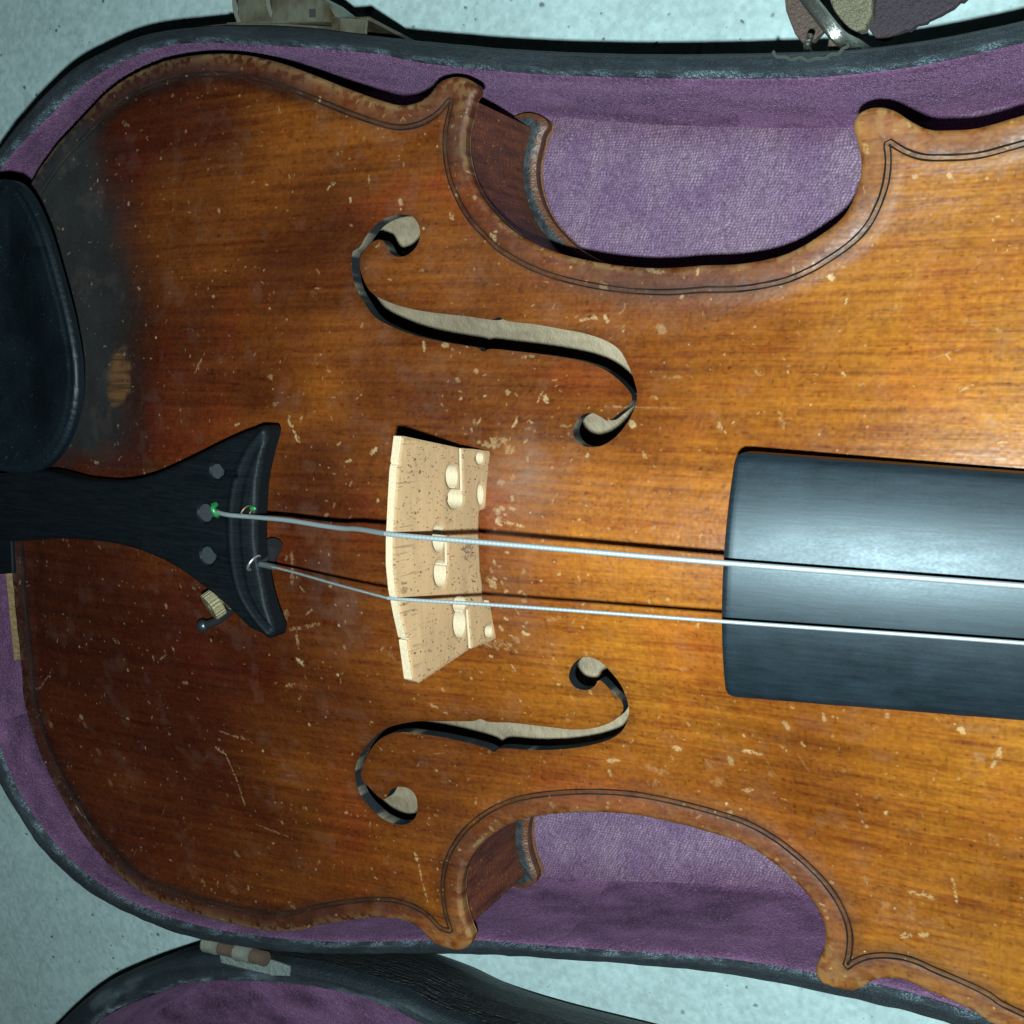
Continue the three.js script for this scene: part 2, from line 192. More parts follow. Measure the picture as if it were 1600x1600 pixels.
{ const p = HALF.getPoints(3000); let k = 0; for (let i = 0; i <= 360; i++) { const x = -246 + i * (350 / 360); while (k < p.length - 2 && p[k + 1].x < x) k++; halfAt[i] = lerp(p[k].y, p[k + 1].y, clamp((x - p[k].x) / (p[k + 1].x - p[k].x || 1))); } }
const halfWidth = (x) => { const f = clamp(((x + 246) / 350) * 360, 0, 359.99), i = Math.floor(f); return lerp(halfAt[i], halfAt[i + 1], f - i); };
function arch(x, z) { const u = Math.abs((x + 70) / 172), t = Math.abs(z) / halfWidth(x); return t < 1 && u < 1 ? (13.2 * (1 - u * u * u) * (1 + Math.cos(Math.PI * Math.pow(t, 1.1)))) / 2 : 0; }
const bell = (d, m, w) => Math.exp(-(((d - m) / w) ** 2));
function plateY(x, z) {
  const d = EDGE.at(x, z);
  let y = arch(x, z) * smooth(4, 16, d) + 0.06 * bell(d, 2.4, 1.6) - 0.2 * bell(d, 4.5, 0.7) - 0.3 * bell(d, 7, 2.6);
  const r = 0.8, e = clamp(d, 0, r); y -= r - Math.sqrt(Math.max(0, r * r - (r - e) * (r - e)));
  return y + 0.12 * (noise(x * 0.22, z * 0.22, 3) - 0.5) + (d < 3 ? (noise(x * 0.35, z * 0.35, 4) - 0.5) * 0.16 * smooth(3, 1, d) : 0);
}

// varnish, wear, grain and scratches of the top
const TX0 = -252, TX1 = 18, TZ0 = -108, TZ1 = 108, TW = 1600, TH = 1280, PX = (TX1 - TX0) / TW;
const chips = new Float32Array(TW * TH), dust = new Float32Array(TW * TH);
{
  const draw = (buf, x1, z1, x2, z2, w, a, s) => {
    const c1 = (Math.min(x1, x2) - w * 2 - TX0) / PX, c2 = (Math.max(x1, x2) + w * 2 - TX0) / PX, r1 = (Math.min(z1, z2) - w * 2 - TZ0) / PX, r2 = (Math.max(z1, z2) + w * 2 - TZ0) / PX, ex = x2 - x1, ez = z2 - z1, l = ex * ex + ez * ez || 1e-9;
    for (let r = Math.max(0, r1 | 0); r <= Math.min(TH - 1, r2); r++) for (let c = Math.max(0, c1 | 0); c <= Math.min(TW - 1, c2); c++) {
      const x = TX0 + c * PX, z = TZ0 + r * PX, t = clamp(((x - x1) * ex + (z - z1) * ez) / l), d = Math.hypot(x - x1 - ex * t, z - z1 - ez * t), n = fbm(x * 3.1, z * 3.1, s, 2), tw = l > 1.2 ? 0.4 + 0.6 * Math.sqrt(Math.sin(Math.PI * clamp(t, 0.04, 0.96))) : 1, k = smooth(1.05, 0.62, d / (w * tw * (0.2 + 1.35 * n))) * a * (0.45 + 0.55 * noise(x * 4, z * 4, s + 9)) * (l > 1.2 ? smooth(0.3, 0.52, fbm(x * 2.3, z * 2.3, s + 5, 2)) : 1);
      const o = r * TW + c; if (k > buf[o]) buf[o] = k;
    }
  };
  for (let i = 0; i < MARKS.length; i += 6) draw(MARKS[i + 4] > 1.15 ? dust : chips, MARKS[i], MARKS[i + 1], MARKS[i + 2], MARKS[i + 3], Math.max(0.32, MARKS[i + 4] * 0.74), Math.min(1, MARKS[i + 5] * 1.05), i);
  const R = rng(41);
  for (let i = 0; i < 3800; i++) {                                // small nicks all over, thicker round the edges and where the bow passes
    const x = lerp(TX0, TX1, R()), z = lerp(-104, 104, R()), s = R(), near = EDGE.at(x, z) < 9 || Math.abs(x + 95) < 18;
    if (!near && s > 0.62) continue;
    const a = R() * 6.3, l = 0.05 + R() * R() * R() * 1.6;
    draw(chips, x, z, x + Math.cos(a) * l, z + Math.sin(a) * l, 0.13 + R() * R() * R() * 0.55, 0.25 + 0.75 * R() * R(), i + 900);
  }
  for (let i = 0; i < 70; i++) { const x = lerp(TX0, TX1, R()), z = lerp(-100, 100, R()), a = R() * 6.3, l = 1 + R() * 4; draw(chips, x, z, x + Math.cos(a) * l, z + Math.sin(a) * l, 0.13, 0.35 * R(), i + 3000); }
  // rosin and glue crusts round the bridge feet
  for (const [x, z, w, a] of [[-98.5, -20.5, 1.5, 0.85], [-96.6, -20.2, 1.6, 0.8], [-95, -18.8, 1.1, 0.6], [-96.4, -7, 1.1, 0.8], [-95.6, -5.6, 0.9, 0.7], [-97.6, 6.6, 1.2, 0.8], [-97, 7.4, 0.8, 0.9], [-97, 19.8, 1.6, 0.75], [-94.6, 20, 1.6, 0.65], [-93.2, 18.6, 0.9, 0.6], [-99.5, 20.4, 1, 0.7]]) { for (let q = 0; q < 7; q++) draw(chips, x + (R() - 0.5) * w * 1.5, z + (R() - 0.5) * w * 1.5, x + (R() - 0.5) * w * 1.6, z + (R() - 0.5) * w * 1.6, 0.16 + 0.3 * R(), a * (0.25 + 0.5 * R()), 77 + x * 10 + q); }
  for (let i = 0; i < 26; i++) { const x = -90 - R() * 9, z = lerp(-22, 23, R()); draw(chips, x, z, x + R() * 1.4 - 0.7, z + R() - 0.5, 0.2 + R() * 0.4, 0.3 + 0.4 * R(), i + 4100); }
}
const CORNERS = [[-111, -90], [-110, 91], [-32, -77], [-30, 78]];
const soot = (x, z) => {                                         // black rub beside the chin rest with one spot worn through
  const t = smooth(-184, -202, x + 10 * (fbm(x * 0.12, z * 0.12, 51) - 0.5) + Math.max(0, -z - 45) * 0.42) * smooth(-6, -17, z + 6 * (fbm(x * 0.2, z * 0.2, 52) - 0.5)) * smooth(-99, -88, z);
  return t * smooth(0.05, 0.5, 0.35 + 0.9 * (fbm(x * 0.09, z * 0.06, 53, 3) - 0.3) + 0.5 * smooth(-193, -208, x));
};
const bare = (x, z) => smooth(1.2, 0.6, Math.hypot((x + 201.3) / 4.8, (z + 31) / 6.8) + 0.9 * (fbm(x * 0.35, z * 0.5, 54) - 0.5)) * smooth(-206, -202.5, x + 0.2 * (z + 31));
const worn = new Float32Array(TW * TH);
const topColour = tex(TW, TH, (c, r) => {
  const x = TX0 + c * PX, z = TZ0 + r * PX, d = EDGE.at(x, z), o = r * TW + c;
  const gz = z + 0.035 * (x + 110) * (z > 0 ? 1 : 0.25) + 0.8 * (fbm(x * 0.02, z * 0.03, 5) - 0.5);
  const grain = fbm(x * 0.035, gz * 1.15, 6, 2), fine = fbm(x * 0.16, gz * 4.2, 7, 2), cross = noise(x * 3.4, gz * 0.5, 8), cloud = fbm(x * 0.028, z * 0.034, 9, 3), streak = smooth(0.62, 0.82, fbm(x * 0.11, gz * 1.3, 10, 2));
  // darker, redder varnish at the lower bout, golden and thin towards the neck
  const gold = clamp(smooth(-205, 12, x + 110 * (cloud - 0.5)) * 0.95 + 0.22 * smooth(30, 80, z) * smooth(-70, 0, x));
  const tone = (0.92 + 0.52 * (grain - 0.5) + 0.24 * (fine - 0.5) + 0.12 * (cross - 0.5) + 0.24 * (fbm(x * 0.5, z * 0.7, 11, 2) - 0.5) + 0.3 * (noise(x * 1.6, z * 2.1, 14) - 0.5) - 0.3 * smooth(0.8, 0.95, noise(x * 1.3, z * 2.4, 29))) * (0.66 + 0.68 * cloud);
  let R = lerp(0.047, 0.242, gold) * tone, G = lerp(0.0085, 0.09, gold) * Math.pow(tone, 1.2), B = lerp(0.0024, 0.0088, gold) * Math.pow(tone, 1.1);
  const mid = 4 * gold * (1 - gold); R *= 1 + 0.16 * mid; G *= 1 - 0.06 * mid; B *= 1 - 0.1 * mid;
  const glow = smooth(-45, 5, x) * smooth(75, 20, Math.abs(z - 4)), low = smooth(25, 60, z) * smooth(-90, -40, x); G *= 1 - 0.07 * low; R *= 1 + 0.1 * glow; G *= 1 + 0.16 * glow;  // flash glow towards the neck painted into the varnish colour
  const k = 1 - 0.22 * streak * (0.4 + gold * 0.6); R *= k; G *= k * (1 - 0.16 * streak); B *= k;
  const red = smooth(0.6, 0.8, fbm(x * 0.05, z * 0.06, 12)) * (1 - gold * 0.7); G *= 1 - 0.18 * red; R *= 1 + 0.12 * red;
  // dirt along the channel and round the sound holes
  const dirt = 0.95 * bell(d, 4.5, 0.6) * (0.4 + 0.9 * fbm(x * 0.12, z * 0.12, 31)) + 0.55 * bell(d, 5.5, 1.7) * smooth(0.3, 0.6, fbm(x * 0.05, z * 0.05, 13)) + 0.35 * smooth(2.6, 0, CUT.at(x, z)) * (d > 6 ? 1 : 0) + 0.6 * bell(d, 5.4, 1.6) * smooth(-120, -160, x) * smooth(30, 80, Math.abs(z));
  R *= 1 - 0.6 * clamp(dirt); G *= 1 - 0.6 * clamp(dirt); B *= 1 - 0.5 * clamp(dirt);
  const s = soot(x, z), b = bare(x, z);
  const sk = 0.6 + 0.8 * fbm(x * 0.16, z * 0.1, 55) * smooth(-190, -204, x); const sg = smooth(-193, -206, x + 8 * (fbm(x * 0.1, z * 0.08, 56) - 0.5)); R = lerp(R, lerp(0.0105, 0.0125, sg) * sk, s * 0.93); G = lerp(G, lerp(0.006, 0.0145, sg) * sk, s * 0.93); B = lerp(B, lerp(0.0045, 0.0145, sg) * sk, s * 0.93);
  const bt = 0.5 + 0.7 * smooth(0.3, 0.62, fbm(x * 0.1, gz * 1.5, 15, 2)); R = lerp(R, 0.098 * bt, b * 0.85); G = lerp(G, 0.042 * bt, b * 0.85); B = lerp(B, 0.014 * bt, b * 0.85);
  const mar = smooth(4.6, 3.6, d) * (0.5 + 0.5 * fbm(x * 0.2, z * 0.2, 30)); R *= 1 - 0.5 * mar; G *= 1 - 0.58 * mar; B *= 1 - 0.45 * mar;
  // edge wear
  let corner = 0; for (const [cx, cz] of CORNERS) corner = Math.max(corner, smooth(9, 2, Math.hypot(x - cx, z - cz)));
  const spots = fbm(x * 0.75, z * 0.75, 16, 3), zone = Math.max(smooth(-186, -150, x) * smooth(-112, -128, x) * (z < 0 ? 1 : 0.55), smooth(-225, -205, x) * smooth(-150, -165, x) * (z > 0 ? 1.1 : 0.7), 0.62 * smooth(-60, 0, x) * (z > 0 ? 1 : 0.75), 0.3);
  let e = smooth(3.6, 0.2, d) * smooth(0.5, 0.68, spots + 0.24 * (zone - 0.4) + 0.2 * smooth(1.8, 0.2, d)) * clamp(zone + 0.15) + 0.7 * corner * smooth(0.36, 0.62, spots) * smooth(6.5, 2.5, d);
  e = clamp(0.62 * e + 0.6 * smooth(1.4, 0.3, d) * smooth(0.48, 0.64, fbm(x * 0.13, z * 0.13, 18) + 0.2 * (zone - 0.4)) * smooth(0.3, 0.55, spots));
  const ch = Math.max(chips[o], 0), dd = dust[o];
  R = lerp(R, lerp(0.15, 0.25, gold), e * 0.75); G = lerp(G, lerp(0.082, 0.13, gold), e * 0.75); B = lerp(B, lerp(0.03, 0.04, gold), e * 0.75);
  R = lerp(R, lerp(0.36, 0.5, gold), ch * 0.88); G = lerp(G, lerp(0.25, 0.35, gold), ch * 0.88); B = lerp(B, lerp(0.125, 0.175, gold), ch * 0.85);
  R = lerp(R, 0.30, dd * 0.55); G = lerp(G, 0.18, dd * 0.55); B = lerp(B, 0.085, dd * 0.55);
  worn[o] = clamp(Math.max(ch, dd * 0.8, e * 0.5, b * 0.5, s * 0.5));
  // purplish bloom of old polish, bow dust and painted whitish glow before the bridge
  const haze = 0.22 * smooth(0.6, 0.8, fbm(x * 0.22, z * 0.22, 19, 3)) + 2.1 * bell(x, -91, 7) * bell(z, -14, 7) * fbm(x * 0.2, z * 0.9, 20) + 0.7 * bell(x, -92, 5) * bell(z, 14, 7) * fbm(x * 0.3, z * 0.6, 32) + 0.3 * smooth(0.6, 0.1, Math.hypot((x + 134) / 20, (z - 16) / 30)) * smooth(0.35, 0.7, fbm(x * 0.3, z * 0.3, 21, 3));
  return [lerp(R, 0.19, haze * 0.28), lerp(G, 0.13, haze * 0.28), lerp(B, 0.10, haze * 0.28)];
}, true, THREE.MirroredRepeatWrapping);
const topRough = tex(TW / 2, TH / 2, (c, r) => { const x = TX0 + c * PX * 2, z = TZ0 + r * PX * 2, o = r * 2 * TW + c * 2; const v = clamp(0.4 + 0.16 * (fbm(x * 0.15, z * 0.15, 22) - 0.5) + 0.2 * (noise(x * 2, z * 4, 23) - 0.5) + 0.4 * worn[o] + 0.08 * smooth(-150, -220, x) + 0.42 * smooth(8, 3, EDGE.at(x, z)) * fbm(x * 0.3, z * 0.3, 27)); return [0, v, 0]; }, false, THREE.MirroredRepeatWrapping);
const topBump = tex(TW, TH, (c, r) => { const x = TX0 + c * PX, z = TZ0 + r * PX, o = r * TW + c; return 0.5 + 0.2 * (fbm(x * 0.2, z * 3.2, 24, 2) - 0.5) + 0.26 * (noise(x * 1.9, z * 1.9, 25) - 0.5) - 0.3 * chips[o] + 0.14 * (fbm(x * 0.5, z * 0.5, 26, 2) - 0.5); }, false, THREE.MirroredRepeatWrapping);
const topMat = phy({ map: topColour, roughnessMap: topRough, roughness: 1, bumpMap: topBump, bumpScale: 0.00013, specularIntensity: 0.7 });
const flatGrain = (seed, lo, hi, w = 512, sx = 0.02, sy = 0.5) => tex(w, w, (c, r) => { const g = fbm(c * sx, r * sy, seed, 3), f = fbm(c * sx * 6, r * sy * 2, seed + 1, 2), t = clamp(0.2 + 0.9 * (g - 0.3) + 0.6 * (f - 0.5)); return [lerp(lo[0], hi[0], t), lerp(lo[1], hi[1], t), lerp(lo[2], hi[2], t)]; }, true);
const grit = tex(512, 512, (c, r) => 0.5 + 0.6 * (fbm(c * 0.09, r * 0.09, 31, 3) - 0.5) + 0.3 * (noise(c * 0.5, r * 0.5, 32) - 0.5));

// ---------------------------------------------------------------- the setting: painted concrete floor
const FT = 0.2, PITS = new Float32Array(2048 * 2048);
{
  const R = rng(17);
  for (let k = 0; k < 6500; k++) {                               // pits and specks
    const cx = R() * 2048, cy = R() * 2048, s = R(), r = s > 0.99 ? 4 + R() * 3.5 : s > 0.82 ? 1.6 + R() * 1.6 : 0.7 + R() * 0.7, a = s > 0.8 ? 0.55 + 0.45 * R() : 0.2 + 0.4 * R(), q = 0.55 + 0.45 * R(), w = R() * 3.1;
    for (let y = Math.floor(cy - r * 2); y <= cy + r * 2; y++) for (let x = Math.floor(cx - r * 2); x <= cx + r * 2; x++) {
      const dx = x - cx, dy = y - cy, u = dx * Math.cos(w) + dy * Math.sin(w), v = (dy * Math.cos(w) - dx * Math.sin(w)) / q, d = Math.hypot(u, v) / r + 0.7 * (noise(x * 0.3, y * 0.3, 63) - 0.5), o = ((y + 2048) % 2048) * 2048 + ((x + 2048) % 2048);
      PITS[o] = Math.max(PITS[o], a * smooth(1.25, 0.6, d));
    }
  }
}
const floorCol = tex(2048, 2048, (c, r) => {
  const x = c * FT, z = r * FT, n = fbm(x * 0.03, z * 0.03, 61, 3), f = fbm(x * 0.7, z * 0.7, 62, 2), s = fbm(x * 0.16, z * 0.16, 66, 2);
  const t = (0.92 + 0.2 * (n - 0.5) + 0.32 * (f - 0.5) + 0.14 * (s - 0.5) + 0.12 * (noise(c * 0.7, r * 0.7, 69) - 0.5)) * (1 - 0.8 * PITS[r * 2048 + c]);
  return [0.41 * t, 0.53 * t, 0.525 * t];
}, true);
const floorBump = tex(1024, 1024, (c, r) => 0.6 - 0.5 * PITS[r * 2 * 2048 + c * 2] + 0.25 * (fbm(c * FT * 1.2, r * FT * 1.2, 68, 2) - 0.5));
const GROUND = -58;
{
  const g = new THREE.PlaneGeometry(2600, 2600); g.rotateX(-Math.PI / 2); g.translate(0, GROUND, 0);
  const uv = g.attributes.uv; for (let i = 0; i < uv.count; i++) uv.setXY(i, (uv.getX(i) * 2600) / 410, (uv.getY(i) * 2600) / 410);
  const f = part('floor', g, std({ map: floorCol, bumpMap: floorBump, bumpScale: 0.0005, roughness: 0.85 }), scene);
  f.name = 'floor'; f.userData = { kind: 'structure', label: 'pale painted concrete floor with dark pits and specks' };
}

// ---------------------------------------------------------------- the case
const violinCase = thing('violin_case', 'open black cloth-covered violin case with purple velvet lining lying on the floor', 'violin case');
const clothBump = tex(512, 512, (c, r) => 0.5 + 0.28 * Math.sin(c * 0.49) * Math.sin(r * 0.49) + 0.5 * (fbm(c * 0.12, r * 0.12, 71, 3) - 0.5));
const fuzz = (c, r) => {                                        // r: across the rim, outer side at the bottom row; fibres and rubs along the inner edge
  const t = 1 - r / 255, x = c * 0.06, n = fbm(x * 0.35, t * 5, 72, 3), h = noise(c * 0.34, r * 0.12, 73), k = noise(c * 0.7, r * 0.7, 74), m = fbm(x * 0.9, t * 9, 75, 2);
  return clamp(smooth(0.74, 1, t + 0.4 * (n - 0.5)) * (0.2 + 1.1 * smooth(0.4, 0.75, h)) * smooth(0.3, 0.6, n) + 0.55 * smooth(0.78, 0.95, k) * smooth(0.42, 0.7, m) + 0.12 * smooth(0.62, 0.8, m) * smooth(0.2, 0.4, t));
};
const rimMap = tex(1024, 256, (c, r) => { const f = fuzz(c, r), k = 0.6 + 0.5 * noise(c * 0.5, r * 0.5, 76) + 0.3 * fbm(c * 0.03, r * 0.05, 77); return [lerp(0.15 * k, 0.95, f), lerp(0.17 * k, 1, f), lerp(0.185 * k, 1, f)]; }, true);
const rimBump = tex(1024, 256, (c, r) => 0.4 + 0.15 * Math.sin(c * 0.75) * Math.sin(r * 0.75) + 0.4 * (noise(c * 0.22, r * 0.22, 78) - 0.5) + 0.35 * fuzz(c, r));
const rimMat = std({ color: 0xffffff, map: rimMap, vertexColors: true, roughness: 0.6, bumpMap: rimBump, bumpScale: 0.0005 });
const shellMat = std({ color: rgb(0.016, 0.02, 0.023), roughness: 0.6, bumpMap: clothBump, bumpScale: 0.0004 });
// velvet: 100 mm of it per repeat
const velvetMap = tex(1024, 1024, (c, r) => { const n = fbm(c * 0.01, r * 0.02, 72, 3), f = noise(c * 0.33, r * 0.24, 73), k = noise(c * 0.9, r * 0.7, 74), t = 0.7 + 1.0 * (n - 0.5) + 0.34 * (f - 0.5) + 0.3 * (k - 0.5) + 0.3 * smooth(0.86, 0.97, f) + 2.2 * smooth(0.955, 0.975, noise(c * 0.21, r * 0.3, 79)); return [0.155 * t, 0.073 * t, 0.142 * t]; }, true);
const velvetBump = tex(1024, 1024, (c, r) => 0.5 + 0.5 * (noise(c * 0.33, r * 0.24, 73) - 0.5) + 0.4 * (noise(c * 0.9, r * 0.7, 74) - 0.5));
const velvet = phy({ map: velvetMap, bumpMap: velvetBump, bumpScale: 0.0004, roughness: 1, specularIntensity: 0.2, sheen: 0.7, sheenColor: rgb(0.29, 0.16, 0.29), sheenRoughness: 0.5 });
// floor of the case: the pile is worn down to the weave
const weave = (c, r) => { const x = c * 0.0977, z = r * 0.0977, a = noise(x * 0.35, z * 0.35, 75) * 1.6, i = Math.floor(z / 0.7), wob = 0.25 * (hash(i, 3, 76) - 0.5); return (0.5 + 0.5 * Math.sin((x + 0.42 * z + wob + 0.5 * a + 0.5 * (noise(x * 1.1, z * 1.1, 80) - 0.5)) * 6.2832 / 0.74)) * (0.6 + 0.4 * Math.sin((z + 0.5 * a) * 6.2832 / 0.62)) * (0.2 + 1.5 * noise(x * 1.5, z * 1.1, 70)); };
const wornMap = tex(1024, 1024, (c, r) => { const n = fbm(c * 0.012, r * 0.014, 77, 3), w = weave(c, r), k = noise(c * 0.7, r * 0.7, 78), t = 0.68 + 0.3 * (n - 0.5) + 0.56 * (w - 0.35) * (0.5 + n) + 0.42 * (k - 0.5) + 0.25 * (noise(c * 0.22, r * 0.3, 81) - 0.5); return [0.225 * t, lerp(0.122, 0.152, n) * t, lerp(0.235, 0.195, n) * t]; }, true);
const wornBump = tex(1024, 1024, (c, r) => 0.35 + 0.45 * weave(c, r) + 0.25 * (noise(c * 0.5, r * 0.5, 79) - 0.5));
const wornVelvet = phy({ map: wornMap, vertexColors: true, bumpMap: wornBump, bumpScale: 0.00003, roughness: 1, specularIntensity: 0.25, sheen: 0.45, sheenColor: rgb(0.30, 0.2, 0.38), sheenRoughness: 0.6 });

const RIM_OUT = spline([[-256.9, -90.5], [-244.4, -100.4], [-229.8, -108.5], [-218.1, -111.7], [-205.4, -113.9], [-186.6, -113.6], [-162.3, -110.9], [-134.8, -105.3], [-105.8, -99.9], [-84.7, -96.8], [-65.1, -94.6], [-54.5, -93.7], [-37.2, -92.5], [-25, -92.7], [-9.9, -94.1],
  [12, -97.5], [45, -100], [80, -97], [112, -84], [150, -62], [200, -48], [260, -44], [315, -42], [335, -30], [340, 0], [335, 30], [315, 42], [260, 44], [200, 48], [150, 61], [112, 79], [80, 91], [45, 94], [12, 90],
  [-14.5, 87], [-23.2, 87], [-41.7, 87.6], [-56.5, 88.9], [-72.6, 91.5], [-100.4, 96.8], [-118.8, 100.9], [-155.1, 110.1], [-173.8, 113.8], [-193.6, 115.9], [-203.8, 116.1], [-214.5, 115.2], [-229.2, 113], [-240.6, 109.1], [-252.1, 102.7], [-261.2, 93.8], [-267.4, 86.5], [-274, 72], [-279, 45], [-280.5, 15], [-279, -20], [-274, -55], [-266, -79]], 2, true);
const RIM_IN = spline([[-257.2, -85.6], [-238.7, -97.5], [-227.4, -103.6], [-215, -107.9], [-202.5, -110.1], [-190.4, -110.2], [-176.1, -108.3], [-155.9, -105.2], [-137.4, -101.8], [-128.7, -99.4], [-105.7, -95], [-84.5, -92], [-65, -89.8], [-45.4, -88.1], [-36.9, -87.9], [-24.7, -88.3], [-9.6, -90.2],
  [12, -93], [45, -95.5], [80, -92.5], [109, -80.5], [148, -58], [199, -44], [260, -40], [313, -38], [330, -27], [335, 0], [330, 27], [313, 38], [260, 40], [199, 44], [148, 57], [109, 75], [80, 86.5], [45, 89.5], [12, 86],
  [-6.3, 83.6], [-14.7, 82.9], [-23.5, 82.7], [-37.2, 83.7], [-51.6, 84.9], [-72.7, 88.6], [-94.5, 92.6], [-112.7, 95.9], [-125.4, 99.2], [-155.6, 106.9], [-180.1, 111], [-193.6, 112.2], [-207.3, 112.2], [-221.8, 110.4], [-235.1, 106.6], [-247.9, 99.4], [-260.8, 87.1], [-267, 76.3], [-272, 60], [-275, 35], [-275.5, 15], [-274.5, -20], [-270, -52], [-263, -75]], 2, true);
const nearest = (line, [x, z]) => { let b = 1e9, q; for (let i = 0, j = line.length - 1; i < line.length; j = i++) { const [ax, az] = line[j], ex = line[i][0] - ax, ez = line[i][1] - az, t = clamp(((x - ax) * ex + (z - az) * ez) / (ex * ex + ez * ez || 1e-9)), px = ax + ex * t, pz = az + ez * t, d = (px - x) ** 2 + (pz - z) ** 2; if (d < b) { b = d; q = [px, pz]; } } return q; };
const inset = (line, d) => line.map(([x, z], i) => { const a = line[(i + line.length - 1) % line.length], b = line[(i + 1) % line.length], tx = b[0] - a[0], tz = b[1] - a[1], l = Math.hypot(tx, tz) || 1; return [x - (tz / l) * d, z + (tx / l) * d]; });   // inwards for a line that runs clockwise seen from above
function rimGeo(outer, inner, y, crown, wear, pale = 1, dip = 0) {
  const rows = [[0, -4.5], [0.015, -2], [0.1, -0.55], [0.28, crown * 0.9], [0.42, crown - dip * 0.2], [0.52, crown - dip], [0.64, crown - dip * 0.6], [0.76, crown * 0.75 - dip * 0.1], [0.9, -0.5], [1, -1.8]];
  const mate = outer.map((q) => nearest(inner, q));
  const black = (q, s) => { const n = fbm(s * 0.12, 3, 81) , f = hash(Math.round(s * 3), Math.round(q[1] * 7), 82); return 0.62 + 0.5 * n + 0.35 * f; };
  return strip(outer, true, rows.map(([t, dy]) => (q, i, s) => { const m = mate[i], w = (fbm(s * 0.25, t * 3, 83, 2) - 0.5) * 0.9; return [lerp(q[0], m[0], t) + w * 0.4 * (t > 0.8 ? 1 : 0), y(lerp(q[0], m[0], t), lerp(q[1], m[1], t)) + dy + w * 0.5, lerp(q[1], m[1], t) + w * (t > 0.8 ? 1 : 0.25)]; }), 61, rows.map(([t]) => t),
    rows.map(([t]) => (q, s) => { const k = black(q, s), e = clamp(0.25 * smooth(0.55, 1, t) + wear * smooth(0.45, 0.7, fbm(s * 0.08, t * 2, 85)) * smooth(0.05, 0.3, t)); return [lerp(0.052 * k, 0.24 * pale, e), lerp(0.078 * k, 0.29 * pale, e), lerp(0.098 * k, 0.31 * pale, e)]; }));
}
const RIMY = () => -9.6;
const base = sub('case_base', violinCase);
const FLOOR_LINE = inset(RIM_IN, 1.6);
part('shell', [strip(RIM_OUT, true, [(q) => [q[0], -13, q[1]], (q) => [q[0], -20, q[1]], (q) => [q[0], -52, q[1]], (q) => { const m = nearest(RIM_IN, q); return [lerp(q[0], m[0], 0.7), GROUND + 0.2, lerp(q[1], m[1], 0.7)]; }], 14, [0, 0.5, 2.8, 3.2])], shellMat, base);
part('rim', rimGeo(RIM_OUT, RIM_IN, RIMY, 0.5, 0.3), rimMat, base, 'worn dark cloth rim with pale frayed inner edge');
part('lining_wall', strip(RIM_IN, true, [(q) => [q[0], -10.6, q[1]], (q, i, s) => { const k = nearestRow(i, 0.3); return [k[0], -11, k[1]]; }, (q, i, s) => { const k = nearestRow(i, 0.5); return [k[0], -12.4, k[1]]; }, (q, i, s) => { const k = nearestRow(i, 0.5); return [k[0], -15, k[1]]; }, (q, i, s) => { const k = nearestRow(i, 0.25 + 0.2 * noise(s * 0.08, 0, 86)); return [k[0], -24, k[1]]; }, (q, i, s) => { const k = nearestRow(i, 0.7 + 0.4 * noise(s * 0.07, 4, 86)); return [k[0], -34, k[1]]; }, (q, i) => { const k = nearestRow(i, 1.2); return [k[0], -38.6, k[1]]; }, (q, i) => { const k = nearestRow(i, 2.2); return [k[0], -40.4, k[1]]; }], 100, [0, 0.005, 0.02, 0.045, 0.13, 0.23, 0.28, 0.31]), velvet, base, 'purple velvet side wall');
function nearestRow(i, t) { const a = RIM_IN[i], b = FLOOR_LINE[i]; return [lerp(a[0], b[0], t), lerp(a[1], b[1], t)]; }
const bedY = (x, z) => -39.9 - 13 * smooth(10, 42, EDGE.at(x, z)) + 0.5 * (fbm(x * 0.05, z * 0.05, 87) - 0.5);
{
  const inFloor = signed(FLOOR_LINE.filter((q, i) => i % 2 === 0));
  const G = new Grid(-284, 344, -118, 122, 2.4, inFloor);
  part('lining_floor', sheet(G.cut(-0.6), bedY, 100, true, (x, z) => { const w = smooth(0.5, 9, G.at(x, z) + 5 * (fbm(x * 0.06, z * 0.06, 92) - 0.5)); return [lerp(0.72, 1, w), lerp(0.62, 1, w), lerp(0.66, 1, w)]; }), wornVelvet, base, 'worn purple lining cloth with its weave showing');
}
// tear in the rim cloth by the ring
part('torn_cloth', tube([[-51.8, -9.25, -93], [-50.9, -9, -91.9], [-49.4, -9.05, -91.7], [-48.2, -8.95, -91.1], [-46.6, -9.05, -91.3], [-45.2, -8.95, -90.6], [-43.8, -9.05, -90.9], [-42.3, -8.95, -90.7], [-41.2, -9.05, -91.3], [-39.9, -9, -91.3], [-39.2, -9.05, -92.1], [-38.4, -9.3, -92.5], [-38.6, -9.6, -93.2]], 0.3, 6, 90), std({ color: rgb(0.15, 0.18, 0.15), roughness: 0.9, bumpMap: clothBump, bumpScale: 0.001 }), base, 'frayed torn edge of the rim cloth');

